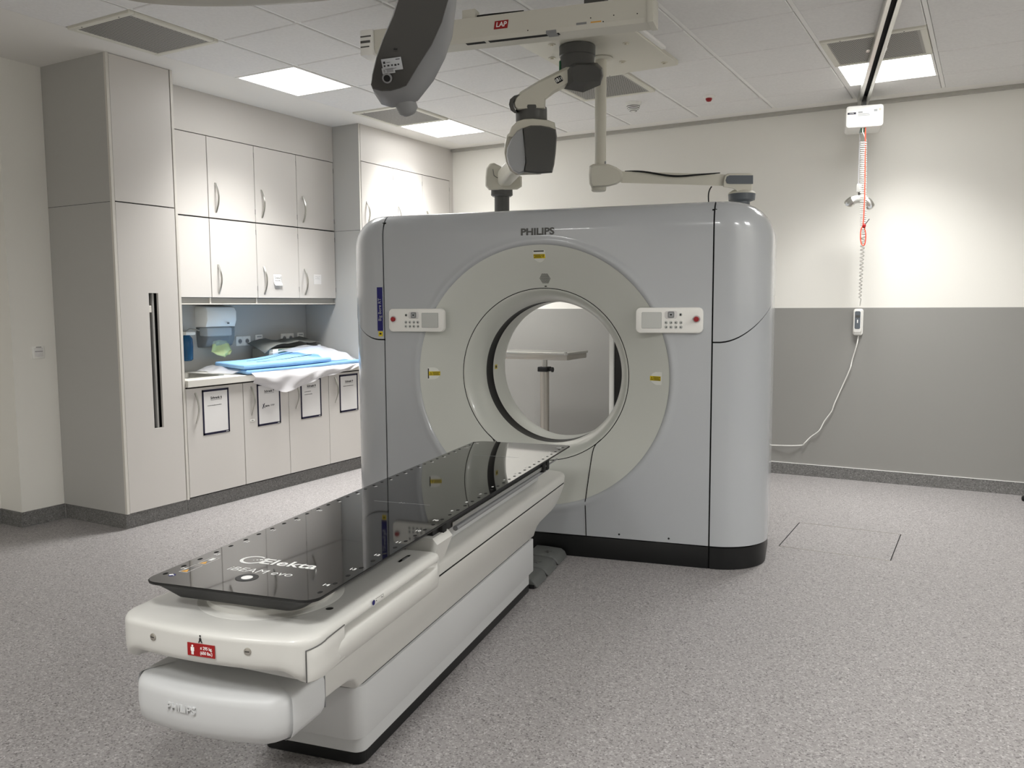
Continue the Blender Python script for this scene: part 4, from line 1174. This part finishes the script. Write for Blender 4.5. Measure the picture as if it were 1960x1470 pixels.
# dark jointed arm
cb = at_z(1105, 90, 2.965); DC = (cb-CAM).dot(CF)
def A(x, y, dd=0.0): return at_depth(x, y, DC+dd)
AR = thing('ceiling_support_arm', 'jointed ceiling arm with dark grey joints carrying a large dark spring housing', 'support arm', (cb.x, cb.y, 2.965))
AR_inv = Matrix.Translation(-Vector((cb.x, cb.y, 2.965)))
def L_(p): return AR_inv @ Vector(p)
MB().lathe([(0.100, 0.004), (0.108, 0.0), (0.108, -0.055), (0.102, -0.060), (0.102, -0.215)], 40, 'z', (0, 0, 0), True, True).build('column', 'dark_grey', AR, 40)
gp = L_(A(1081, 118, -0.108))
MB().box(-0.012, 0.012, -0.004, 0.004, -0.08, 0.05).build('green_marker', 'green_plastic', AR).location = (-0.085, -0.062, -0.135)
AR.children[-1].rotation_euler = (0, 0, R(-55))
# elbow: dark rounded block round the arm's root
def px_loft(parent, sections, inv, name, m, ang=45, lean=0.0, y0=170):
    """sections: list of (depth offset, [pixel outline]) -> closed solid"""
    rings = [[inv @ at_depth(x, y, d+lean*(y-y0)) for x, y in pts] for d, pts in sections]
    return MB().loft(rings).build(name, m, parent, ang, fix=True)
FF = [(1093, 128), (1105, 122), (1140, 123), (1151, 133), (1153, 145), (1150, 156), (1120, 159), (1094, 158)]
EB = [(1080, 140), (1096, 119), (1143, 120), (1153, 130), (1155, 145), (1149, 163), (1116, 177), (1080, 170)]
def scale_px(pts, s, dx=0, dy=0):
    cx = sum(p[0] for p in pts)/len(pts); cy = sum(p[1] for p in pts)/len(pts)
    return [(cx+(x-cx)*s+dx, cy+(y-cy)*s+dy) for x, y in pts]
px_loft(AR, [(DC-0.135, scale_px(FF, 0.90)), (DC-0.125, FF), (DC-0.055, EB), (DC+0.09, EB), (DC+0.12, scale_px(EB, 0.9))], AR_inv, 'elbow_cover', 'dark_grey', 22)
# upper arm
arm = [(1090, 125), (1060, 140), (1032, 154), (997, 175), (986, 186), (983, 196), (985, 207), (990, 211), (1044, 209), (1044.5, 191), (1062, 178), (1090, 164)]
arm_f = [(1090, 131), (1060, 145), (1032, 158.5), (999, 178.5), (989, 188), (986, 197), (988, 205), (992, 208), (1041, 206), (1042, 189), (1060, 173), (1090, 156)]
px_loft(AR, [(DC-0.088, arm_f), (DC-0.060, arm), (DC+0.05, arm), (DC+0.065, scale_px(arm, 0.96))], AR_inv, 'upper_arm', 'arm_white', 24)
tip = [(996, 180), (984, 183), (976, 190), (974, 200), (977, 211), (985, 217), (990, 216), (984, 206), (983, 196), (987, 187)]
px_loft(AR, [(DC-0.080, scale_px(tip, 0.97)), (DC-0.068, tip), (DC+0.05, tip)], AR_inv, 'arm_end_cap', 'dark_grey', 30)
# counter plate with digits
pl0 = L_(A(1069.5, 152.5, -0.0862)); ax_ = (A(1075, 149)-A(1064, 155)).normalized(); up_ = CU
q = place(MB().prism(rrect(-0.022, 0.022, -0.0185, 0.0185, 0.008, 4), -0.001, 0.002, 'z').build('number_plate', 'black', AR), frame_mx(pl0, ax_, up_))
text('B1', 0.030, 'white_print', q, Matrix.Translation((0, 0, 0.0024)), 0.03, 0.020, 0.0003)
for s_ in (-1, 1): MB().box(s_*0.017-0.0018, s_*0.017+0.0018, -0.010, 0.010, 0.002, 0.0026).build('number_bracket', 'white_print', q)
text('mediland', 0.022, 'dark_print', AR, frame_mx(L_(A(999, 188.0, -0.0862)), (A(1007, 184)-A(991, 193)), up_), 0.02, 0.058, 0.0004)
# lower joint and spring housing
jc = A(1017, 206); jb = L_(A(1017, 233))
jt = L_(A(1017, 207))
MB().lathe([(0.092, 0), (0.094, -0.012), (0.094, -0.075), (0.088, -0.085)], 36, 'z', jt, True, True).build('joint', 'dark_grey', AR, 40)
cap = [(978, 243), (990, 232), (1000, 229), (1020, 228), (1052, 231), (1062, 235), (1064, 247), (1040, 240), (1015, 239), (1000, 244), (990, 255), (974, 270)]
cap = [(972, 262), (979, 243), (990, 232), (1003, 228), (1020, 227), (1050, 230), (1062, 235), (1064, 248), (1060, 262), (1010, 262), (990, 264)]
px_loft(AR, [(DC-0.115, scale_px(cap, 0.96)), (DC-0.10, cap), (DC+0.08, cap), (DC+0.10, scale_px(cap, 0.94))], AR_inv, 'housing_cap', 'arm_white', 40)
hs = [(1001, 245), (1015, 240), (1035, 240), (1052, 243), (1064, 248), (1066, 262), (1064, 290), (1061, 315), (1057, 331), (1030, 333), (1003, 330), (1006, 312), (1004, 290)]
px_loft(AR, [(DC-0.150, scale_px(hs, 0.93)), (DC-0.135, scale_px(hs, 0.985)), (DC-0.11, hs), (DC+0.06, hs), (DC+0.08, scale_px(hs, 0.96))], AR_inv, 'housing_front', 'dark_grey', 40)
hl = [(1001, 243), (990, 249), (979, 265), (971, 282), (969, 298), (973, 315), (982, 328), (994, 334), (1004, 330), (1007, 312), (1006, 290), (1003, 262)]
px_loft(AR, [(DC-0.135, scale_px(hl, 0.90)), (DC-0.12, scale_px(hl, 0.97)), (DC-0.09, hl), (DC+0.07, hl), (DC+0.09, scale_px(hl, 0.95))], AR_inv, 'housing_side', 'light_grey', 45)
hb_ = [(971, 258), (966, 275), (965, 292), (968, 310), (976, 328), (988, 336), (1035, 334), (1050, 320), (1040, 250), (985, 245)]
px_loft(AR, [(DC-0.06, scale_px(hb_, 0.97)), (DC-0.03, hb_), (DC+0.10, scale_px(hb_, 0.95))], AR_inv, 'housing_back', 'arm_white', 45)
# spring arm going back and down to the end joint, then the dark pole behind the scanner
pj = on_plane(964, 343, GY, GK+1.05); DJ = (pj-CAM).dot(CF)
def J(x, y): return L_(at_depth(x, y, DJ))
a0 = L_(A(1010, 292, 0.09)); a1 = J(962, 345)
def rbar(p, q, w, h_, name, m, parent, bev=0.012):
    p, q = Vector(p), Vector(q); d = q-p
    x = d.normalized(); y = Vector((0, 0, 1)).cross(x).normalized()
    o = MB().prism(rrect(-w/2, w/2, -h_/2, h_/2, min(w, h_)*0.35, 5), 0, d.length, 'x').build(name, m, parent, 40)
    return place(o, frame_mx(p, x, y))
rbar(a0, a1, 0.10, 0.12, 'spring_arm', 'arm_white', AR)
ej = [(931, 322), (938, 313), (946, 312), (958, 318), (975, 330), (999, 338), (999, 357), (990, 363), (936, 364), (929, 356), (929, 340)]
px_loft(AR, [(DJ-0.085, scale_px(ej, 0.93)), (DJ-0.07, ej), (DJ+0.06, ej), (DJ+0.075, scale_px(ej, 0.93))], AR_inv, 'end_joint', 'arm_white', 40)
MB().tube([J(944, 330), J(946, 342), J(952, 346), J(990, 347)], 0.002, 4).build('joint_line', 'dark_print', AR).location = tuple(-(CF*0.088))
pc = L_(at_depth(960.5, 364, DJ))
MB().lathe([(0.075, 0.0), (0.076, -0.035), (0.064, -0.045)], 32, 'z', pc, True, True).build('pole_collar', 'dark_grey', AR)
MB().lathe([(0.052, -0.04), (0.052, -0.85), (0.040, -0.86)], 32, 'z', pc, True, True).build('pole', 'dark_grey', AR)

# white pole with horizontal arm
pb = at_z(1150, 112, 2.968); DP = (pb-CAM).dot(CF)
WA = thing('ceiling_pole_arm', 'white ceiling pole with a horizontal swivel arm and grey end joint', 'support arm', (pb.x, pb.y, 2.968))
WI = Matrix.Translation(-Vector((pb.x, pb.y, 2.968)))
def Wp(x, y, dd=0): return WI @ at_depth(x, y, DP+dd)
MB().lathe([(0.075, 0.0), (0.075, -0.006), (0.05, -0.012)], 32, 'z', (0, 0, 0), True, True).build('flange', 'arm_white', WA)
zb = Wp(1144, 330).z
MB().lathe([(0.036, 0.0), (0.036, zb)], 32, 'z', (0, 0, 0), True, True).build('pole', 'arm_white', WA)
MB().box(0.030, 0.040, -0.012, 0.0, zb+0.04, zb+0.075, 0.002).build('pole_latch', 'light_grey', WA)
el = [(1128, 318), (1135, 314), (1165, 314), (1180, 320), (1190, 327), (1193, 336), (1191, 346), (1180, 353), (1165, 357), (1132, 359), (1128, 352), (1127, 335)]
px_loft(WA, [(DP-0.075, scale_px(el, 0.86)), (DP-0.062, scale_px(el, 0.95)), (DP-0.04, el), (DP+0.05, el), (DP+0.075, scale_px(el, 0.88))], WI, 'elbow_housing', 'arm_white', 45)
ec = Wp(1146, 357); MB().lathe([(0.048, 0.01), (0.046, -0.024), (0.040, -0.03)], 28, 'z', (ec.x, ec.y, ec.z), True, True).build('elbow_cap', 'arm_white', WA)
ha = [(1188, 328), (1230, 329), (1300, 331), (1390, 334), (1390, 356), (1300, 353), (1188, 350)]
px_loft(WA, [(DP-0.035, scale_px(ha, 0.995)), (DP-0.025, ha), (DP+0.03, ha), (DP+0.04, scale_px(ha, 0.995))], WI, 'horizontal_arm', 'arm_white', 30)
et = [(1384, 345), (1386, 337), (1392, 332), (1436, 331), (1441, 334), (1441, 352), (1440, 364), (1434, 368), (1412, 368), (1404, 361), (1384, 358)]
px_loft(WA, [(DP-0.065, scale_px(et, 0.93)), (DP-0.05, et), (DP+0.05, et), (DP+0.065, scale_px(et, 0.94))], WI, 'end_joint', 'arm_white', 45)
gi = [(1389, 345), (1391, 338), (1396, 335.5), (1441.5, 335.5), (1441.5, 352), (1396, 352), (1391, 351)]
px_loft(WA, [(DP-0.069, scale_px(gi, 0.97)), (DP-0.066, gi), (DP-0.045, gi)], WI, 'grey_insert', 'slate', 30)
kc = Wp(1420, 368); MB().lathe([(0.06, 0.012), (0.082, -0.004), (0.085, -0.012)], 28, 'z', (kc.x, kc.y, kc.z), True, True).build('swivel_cap', 'arm_white', WA)
MB().lathe([(0.083, -0.012), (0.08, -0.05), (0.05, -0.06), (0.045, -0.40)], 28, 'z', (kc.x, kc.y, kc.z), True, True).build('swivel_joint', 'slate', WA)
MB().tube(spline([Wp(1196, 328, -0.02), Wp(1230, 328.5, -0.045), Wp(1290, 337, -0.05), Wp(1340, 334, -0.045), Wp(1378, 331, -0.03)], 8), lambda t: 0.0035+0.003*math.sin(PI*t), 6).build('cable', 'rubber', WA)
MB().tube(spline([Wp(1362, 357, 0), Wp(1358, 364, 0), Wp(1356, 375, 0.02), Wp(1357, 400, 0.1)], 6), 0.004, 6).build('cable', 'rubber', WA)

# laser bridge hung from the ceiling in front of the scanner
LB = thing('laser_bridge', 'long cream positioning laser bridge with red LAP logo under the ceiling', 'laser', GO, GA)
LY0, LY1, LZ0, LZ1 = -0.565, -0.44, 2.728, 2.842
MB().prism([(LY0, LZ0+0.018), (LY0+0.012, LZ0), (LY1, LZ0), (LY1, LZ1), (LY0, LZ1)], -0.70, 0.712, 'x', 0.003, 1).build('housing', 'laser_body', LB, 30)
MB().box(0.705, 0.735, LY0-0.006, LY1+0.006, LZ0-0.004, LZ1+0.006, 0.003).build('end_cap', 'laser_body', LB)
ecp = MB().box(-0.775, -0.70, LY0-0.012, LY1+0.012, LZ0-0.012, LZ1+0.004, 0.008).build('end_cap', 'white_plastic', LB)
MB().box(-0.77, -0.71, LY0-0.0135, LY0-0.0115, LZ1-0.035, LZ1-0.028).box(-0.77, -0.72, LY0-0.0135, LY0-0.0115, LZ0+0.028, LZ0+0.034).box(-0.77, -0.715, LY0-0.0135, LY0-0.0115, LZ0+0.05, LZ0+0.062).build('print', 'dark_print', ecp)
lp = place(MB().prism([(-0.036, -0.019), (0.034, -0.019), (0.040, 0.019), (-0.030, 0.019)], -0.001, 0.001, 'z').build('logo_plate', 'red', LB), frame_mx((-0.008, LY0-0.0012, 2.792), (1, 0, 0), (0, 0, 1)))
text('LAP', 0.032, 'white_print', lp, Matrix.Translation((0.002, 0, 0.0012)), 0.02, 0.056, 0.0003, shear=0.15)
for a, b in ((-0.08, 0.28), (-0.20, -0.10)): MB().box(a, b, LY0+0.016, LY0+0.045, LZ0-0.001, LZ0+0.008).build('laser_slot', 'hole', LB)
MB().box(0.22, 0.27, LY0+0.002, LY0+0.06, LZ0-0.002, LZ0+0.012).build('laser_window', 'mid_grey', LB)
MB().box(0.37, 0.42, LY0-0.0012, LY0+0.004, LZ0+0.020, LZ0+0.030, 0.0005, 1).build('latch', 'mid_grey', LB)
MB().box(0.44, 0.49, LY0-0.0012, LY0+0.004, LZ0+0.022, LZ0+0.028).build('sticker', 'orange', LB)
for x, z in ((0.50, LZ0+0.022), (0.44, LZ0+0.045), (0.55, LZ0+0.045), (0.13, LZ0+0.022), (-0.28, LZ0+0.022), (0.66, LZ0+0.04)):
    MB().lathe([(0.003, -0.001), (0.003, 0.002)], 8, 'y', (x, LY0, z), True).build('screw', 'hole', LB)
for x in (-0.50, 0.45):
    MB().box(x-0.05, x+0.05, LY0+0.03, LY1-0.02, LZ1, ZC-0.006).build('hanger', 'dark_grey', LB)
JB = thing('junction_box', 'small cream junction box with a black cable on top of the laser bridge', 'junction box', GO, GA)
MB().box(-0.215, -0.145, LY0+0.01, LY0+0.07, LZ1, LZ1+0.045, 0.003).build('case', 'laser_body', JB)
MB().tube(spline([(-0.15, LY0+0.04, LZ1+0.012), (-0.08, LY0+0.04, LZ1+0.014), (0.0, LY0+0.05, LZ1+0.018), (0.09, LY0+0.06, LZ1+0.022)], 6), lambda t: 0.010-0.006*t, 6).build('cable', 'rubber', JB)

# dark equipment housing hanging close to the camera
DH = 2.40
LEAN = 0.0008
def HD(x, y, d): return HI @ at_depth(x, y, d+LEAN*(y-170))
hp = at_depth(840, -165, DH+0.07-0.0008*335)
HO = thing('hanging_equipment_housing', 'dark grey tapered housing with pale back shell and a knob, hanging from the ceiling', 'equipment housing', (hp.x, hp.y, ZC))
HI = Matrix.Translation(-Vector((hp.x, hp.y, ZC)))
F_ = [(806, -170), (775, -40), (753, 30), (733, 76), (721, 110), (713, 143), (710, 162), (713, 170), (730, 174.5), (748, 174), (766, 169), (778, 164), (800, 127), (826, 87), (846, 43), (861, -10), (868, -60), (872, -170)]
S2 = [(800, -170), (772, -40), (751, 30), (732, 76), (720, 110), (712, 143), (711, 163), (717, 180), (730, 200), (750, 206), (775, 203), (800, 193), (830, 155), (852, 112), (866, 70), (873, 10), (877, -60), (880, -170)]
px_loft(HO, [(DH-0.012, scale_px(F_, 0.975)), (DH-0.004, F_), (DH+0.012, F_)], HI, 'front_cover', 'cover_dark', 20, LEAN)
def mixp(a, b, t): return [(lerp(p[0], q[0], t), lerp(p[1], q[1], t)) for p, q in zip(a, b)]
px_loft(HO, [(DH+0.012, F_), (DH+0.04, mixp(F_, S2, 0.55)), (DH+0.08, S2), (DH+0.13, scale_px(S2, 0.99)), (DH+0.16, scale_px(S2, 0.93))], HI, 'back_shell', 'mid_grey', 60, LEAN)
kp0 = HD(768, 178, DH+0.09); kp1 = HD(785, 219, DH+0.09)
MB().cyl(kp0, kp1, 0.032, 0.030, 28, 0.012).build('knob', 'mid_grey', HO, 50)
lab = frame_mx(HD(750.5, 123, DH-0.0170), HD(770, 121, DH)-HD(732, 126, DH), HD(753, 112, DH)-HD(748, 134, DH))
q = place(MB().box(-0.028, 0.028, -0.0165, 0.0165, -0.001, 0.001).build('type_label', 'light_grey', HO), lab)
for a, b, c, d_ in ((-0.024, -0.018, 0.004, 0.010), (-0.024, -0.019, -0.004, 0.0), (-0.014, -0.008, -0.004, 0.0), (-0.003, 0.002, -0.004, 0.0), (0.006, 0.012, -0.005, 0.0), (0.015, 0.02, -0.004, 0.0), (0.012, 0.024, 0.011, 0.013), (-0.015, -0.004, 0.006, 0.007), (-0.022, 0.01, -0.011, -0.0102)):
    MB().box(a, b, c, d_, 0.001, 0.0013).build('label_print', 'black_print', q)
lab = frame_mx(HD(743.5, 135, DH-0.0170), HD(770, 121, DH)-HD(732, 126, DH), HD(753, 112, DH)-HD(748, 134, DH))
q = place(MB().box(-0.018, 0.018, -0.008, 0.008, -0.001, 0.001).build('type_label', 'light_grey', HO), lab)
MB().box(-0.014, -0.009, -0.004, 0.004, 0.001, 0.0013).box(-0.005, 0.014, -0.005, 0.004, 0.001, 0.0013).build('label_print', 'mid_grey', q)
lab = frame_mx(HD(741, 149.5, DH-0.0170), HD(770, 150, DH)-HD(732, 150, DH), HD(750, 112, DH)-HD(750, 134, DH))
q = place(MB().lathe([(0.014, -0.002), (0.014, 0.002), (0.010, 0.003)], 24, 'z', (0, 0, 0), True, True).build('socket_ring', 'mid_grey', HO), lab)
MB().lathe([(0.0095, 0.003), (0.0095, 0.0036)], 20, 'z', (0, 0, 0), True, True).build('socket_hole', 'hole', q)
MB().box(-0.005, 0.005, -0.0015, 0.0015, -0.001, 0.001).build('slot', 'hole', HO).matrix_local = frame_mx(HD(757, 94, DH-0.0170), HD(770, 150, DH)-HD(732, 150, DH), HD(750, 112, DH)-HD(750, 134, DH))
top = HD(840, -165, DH+0.07)
MB().cyl((top.x, top.y, top.z-0.02), (top.x, top.y, 0), 0.035).build('ceiling_tube', 'arm_white', HO)

# round lamp head near the ceiling, mostly above the frame
lc = at_depth(512, -20, 1.85)
LH = thing('surgical_lamp', 'round beige surgical lamp head at the top edge beside the dark housing', 'lamp', (lc.x, lc.y, ZC))
LI = Matrix.Translation(-Vector((lc.x, lc.y, ZC)))
hd = MB().lathe([(0.0, 0.0), (0.25, 0.0), (0.318, 0.004), (0.332, 0.015), (0.328, 0.032), (0.27, 0.062), (0.10, 0.079), (0.0, 0.081)], 72, 'z').build('lamp_head', 'lamp_back', LH, 40)
hor = Vector((lc.x, lc.y, 0)).normalized()
nrm = (Vector((0, 0, 1))*math.cos(R(12))-hor*math.sin(R(12))-hor.cross(Vector((0, 0, 1)))*0.13).normalized()
sx_ = hor.cross(Vector((0, 0, 1))); sx_ = (sx_-nrm*sx_.dot(nrm)).normalized()
hd.matrix_local = frame_mx(LI @ lc, sx_, nrm.cross(sx_))
MB().cyl(LI @ (lc+Vector((0, 0, 0.06))), (0, 0, -0.0), 0.03).build('ceiling_tube', 'arm_white', LH)

# smoke detectors
sd_ = thing('smoke_detector', 'white domed smoke detector with black slots on a ceiling tile', 'smoke detector', (-2.483, 6.292, ZC-0.006))
MB().lathe([(0.062, 0.0), (0.062, -0.012), (0.055, -0.022)], 32, 'z', (0, 0, 0), True, True).build('base', 'white_plastic', sd_)
MB().lathe([(0.050, -0.022), (0.050, -0.034), (0.042, -0.048), (0.028, -0.062), (0.012, -0.068)], 32, 'z', (0, 0, 0), False, True).build('dome', 'white_plastic', sd_)
for k, (r, z) in enumerate(((0.0508, -0.030), (0.0465, -0.042), (0.0385, -0.052), (0.0285, -0.0625))):
    MB().lathe([(r, z+0.0022), (r+0.0006, z), (r, z-0.0022)], 32, 'z').build('slot_ring', 'hole', sd_)
fd = thing('sprinkler_head', 'small white ceiling detector with a red bulb', 'detector', (-1.915, 6.386, ZC-0.006))
MB().lathe([(0.046, 0.0), (0.044, -0.010), (0.026, -0.018)], 28, 'z', (0, 0, 0), True, True).build('base', 'white_plastic', fd)
MB().lathe([(0.024, -0.018), (0.024, -0.028), (0.016, -0.040), (0.006, -0.043)], 20, 'z', (0, 0, 0), False, True).build('bulb', 'red_button', fd)

# ================================================================== PATIENT LIFT
RL = thing('lift_rail', 'aluminium ceiling rail with a dark slot for the patient lift', 'lift rail', gw(0.41+1.414-0.02, 0, 0), GA)
r0, r1 = at_z(1706, 0, 2.93), at_z(1655, 203, 2.93)
ru = gl(r0).x*0.5+gl(r1).x*0.5
RL.location = gw(ru, 0, 0)
ya, yb = -5.0, gl(r1).y+0.02
for x0, x1 in ((-0.036, -0.014), (0.014, 0.036)):
    MB().box(x0, x1, ya, yb, 2.930, 2.938, 0.001, 1).build('flange', 'steel', RL)
MB().box(-0.038, -0.030, ya, yb, 2.935, 2.99).box(0.030, 0.038, ya, yb, 2.935, 2.99).build('web', 'steel', RL)
MB().box(-0.030, 0.030, ya, yb, 2.965, 2.99).build('slot', 'hole', RL)
for y in (-3.0, -0.6, 1.25): MB().box(-0.06, 0.06, y-0.03, y+0.03, 2.988, ZC-0.004).build('ceiling_bracket', 'steel', RL)
my = 6.80
mc = on_plane(1655, 225, (0, 1, 0), my)
ML = thing('lift_motor', 'white lift motor box with printed label hanging on the rail', 'lift motor', (mc.x, my, 0), GA)
zt = on_plane(1655, 201, (0, 1, 0), my).z; zb2 = on_plane(1655, 243, (0, 1, 0), my).z
MB().prism(rrect(-0.128, 0.128, zb2, zt, 0.022, 6), 0, 0.27, 'y', 0.008, 2).build('case', 'white_plastic', ML, 40)
MB().box(-0.012, 0.012, 0.05, 0.20, zt-0.01, 2.962).build('trolley', 'dark_grey', ML)
MB().box(-0.118, -0.060, -0.0016, 0.0, zt-0.062, zt-0.048).build('name_strip', 'navy', ML)
for a, b, c, d_, m_ in ((-0.045, -0.015, 0.045, 0.055, 'light_grey'), (-0.045, 0.03, 0.062, 0.066, 'light_grey'), (-0.045, 0.035, 0.072, 0.075, 'light_grey'), (0.062, 0.085, 0.035, 0.05, 'light_grey'), (0.095, 0.110, 0.03, 0.045, 'cream')):
    MB().box(a, b, -0.0014, 0, zt-d_, zt-c).build('label_print', m_, ML)
MB().box(-0.024, 0.014, 0.03, 0.20, zb2-0.0015, zb2+0.005).build('strap_slot', 'green_plastic', ML)
text('lift', 0.01, 'white_print', ML, frame_mx((-0.089, -0.0022, zt-0.055), (1, 0, 0), (0, 0, 1)), 0, 0.03, 0.0002)
# strap and spreader bar
sy = my+0.10
def LWp(x, y, yy=sy): return on_plane(x, y, (0, 1, 0), yy)
SB = thing('spreader_bar', 'curved white and chrome lift spreader bar hanging on its strap', 'spreader bar', (0, 0, 0))
c0 = LWp(1646, 262); c1 = LWp(1645, 352)
MB().box(c0.x-0.004, c0.x+0.004, sy-0.0006, sy+0.0006, c1.z, zb2+0.01).build('strap', 'film', SB)
pts = [LWp(x, y) for x, y in ((1621, 394), (1630, 385), (1645, 381), (1660, 387), (1668, 400))]
sp2 = spline(pts, 6)
MB().tube(sp2, lambda t: 0.030*min(1, 0.35+4*min(t, 1-t)) if min(t, 1-t) < 0.16 else 0.030-0.004*abs(t-0.5), 14).build('bar', 'white_plastic', SB, 60)
for e in (sp2[:8], sp2[-8:][::-1]):
    MB().tube(spline(e, 3), lambda t: 0.034*math.sqrt(max(0.03, 1-(1-min(1, t*2.2))**2)), 14).build('end_ring', 'steel', SB, 60)
for p in (sp2[2], sp2[-3]): MB().lathe([(0.014, -0.032), (0.014, -0.03)], 16, 'y', p, True, True).build('hook_opening', 'mid_grey', SB)
MB().box(c1.x-0.018, c1.x+0.018, sy-0.02, sy+0.02, LWp(1645, 368).z, c1.z, 0.004).build('strap_clip', 'white_plastic', SB)
MB().tube([LWp(1640, 352), LWp(1643, 368), LWp(1645, 375), LWp(1648, 368), LWp(1651, 352)], 0.004, 6).cyl(LWp(1645, 366), LWp(1645, 380), 0.010, 0.012, 12).build('swivel', 'dark_grey', SB)
# coiled cord, handset and wall holder
sc_y = my+0.02
top_ = on_plane(1652, 258, (0, 1, 0), sc_y); bot_ = on_plane(1646, 585, (0, 1, 0), YB-0.03)
CC = thing('coiled_cord', 'white coiled handset cord hanging from the lift motor', 'cord')
path = [(top_.x-0.004, sc_y, zb2+0.003), (top_.x-0.004, sc_y, zb2-0.03)]
N = 62; seg = 9
ks = [(0, on_plane(1653, 270, (0, 1, 0), sc_y)), (0.40, on_plane(1652, 370, (0, 1, 0), sc_y)), (0.72, on_plane(1652, 450, (0, 1, 0), sc_y+0.06)), (1.0, on_plane(1646, 572, (0, 1, 0), YB-0.05))]
for i in range(N*seg+1):
    t = i/(N*seg)
    for (ta, pa), (tb, pb_) in zip(ks, ks[1:]):
        if ta <= t <= tb: c = pa.lerp(pb_, (t-ta)/(tb-ta)); break
    rr = 0.020 if t < 0.6 else 0.020-0.012*(t-0.6)/0.4
    a = 2*PI*i/seg
    path.append((c.x+rr*math.cos(a), c.y+rr*math.sin(a), c.z))
path.append(tuple(bot_))
MB().tube(path, 0.0042, 5).build('coil', 'white_plastic', CC, 80)
HSx = on_plane(1643, 616, (0, 1, 0), YB)
HS = thing('lift_handset', 'white lift handset with grey keypad in its wall holder', 'handset', (HSx.x, YB-0.004, HSx.z))
MB().prism(rrect(-0.037, 0.037, -0.108, 0.105, 0.020, 5), -0.018, 0, 'y', 0.004, 1).build('holder', 'white_plastic', HS)
MB().prism(rrect(-0.030, 0.030, -0.085, 0.100, 0.016, 5), -0.046, -0.014, 'y', 0.006, 2).build('handset_body', 'white_plastic', HS)
MB().prism(rrect(-0.021, 0.021, -0.055, 0.085, 0.010, 4), -0.0475, -0.044, 'y').build('keypad', 'slate', HS)
MB().box(-0.017, 0.017, -0.0488, -0.047, 0.035, 0.055, 0.001, 1).build('key', 'dark_grey', HS)
MB().box(-0.004, 0.004, -0.0485, -0.047, -0.008, 0.018).build('key_print', 'white_print', HS)
MB().box(-0.024, 0.024, -0.040, -0.016, -0.100, -0.070, 0.004).build('holder_lip', 'white_plastic', HS)
cb_pts = [(1643, 643), (1640, 660), (1631, 690), (1627, 706), (1612, 740), (1597, 773), (1592, 787), (1578, 806), (1568, 824), (1552, 836), (1540, 848), (1535, 852), (1510, 853), (1470, 852), (1400, 852)]
CW = MB().tube(spline([on_plane(x, y, (0, 1, 0), YB-0.014-0.02*math.sin(k*1.7)**2) for k, (x, y) in enumerate(cb_pts)], 4), 0.0045, 6).build('charging_cable', 'white_plastic')
tag(CW, 'thin white cable running down the grey wall from the handset holder', 'cable')
# red safety cord
RC = thing('red_pull_cord', 'thin red emergency pull cord with knot and loop on the lift', 'cord')
pr = [(1655, 262), (1656, 330), (1655, 380), (1653, 420), (1652, 432)]
MB().tube([on_plane(x, y, (0, 1, 0), my-0.01) if k else Vector((on_plane(x, y, (0, 1, 0), my-0.01).x, my+0.02, zb2+0.003)) for k, (x, y) in enumerate(pr)], 0.0045, 6).build('cord', 'red_cord', RC)
lpp = [(1652, 432), (1648, 440), (1647, 455), (1649, 467), (1653, 470), (1656, 464), (1657, 448), (1654, 434)]
MB().tube(spline([on_plane(x, y, (0, 1, 0), my-0.012) for x, y in lpp], 4), 0.0045, 6).build('loop', 'red_cord', RC)
kn = on_plane(1654, 432, (0, 1, 0), my-0.012)
MB().lathe([(0.004, -0.018), (0.012, -0.008), (0.012, 0.006), (0.004, 0.016)], 10, 'z', kn, True, True).build('knot', 'red', RC)
MB().tube([kn, on_plane(1664, 419, (0, 1, 0), my-0.012)], 0.0035, 5).build('cord_tail', 'dark_grey', RC)
# dark foot poking into the frame by the back wall
bp_ = at_z(1955, 958, 0.0)
BF = thing('trolley_foot', 'black rounded trolley foot on the floor near the back wall', 'trolley', (bp_.x, bp_.y, 0))
MB().prism(rrect(0.0, 0.55, -0.035, 0.035, 0.03, 6), 0.0, 0.035, 'z', 0.010, 2).build('leg', 'rubber', BF)
MB().cyl((0.5, 0, 0.03), (0.5, 0, 0.95), 0.02).build('post', 'brushed', BF)
MB().box(0.34, 0.66, -0.22, 0.08, 0.95, 0.98, 0.008).build('tray', 'brushed', BF)
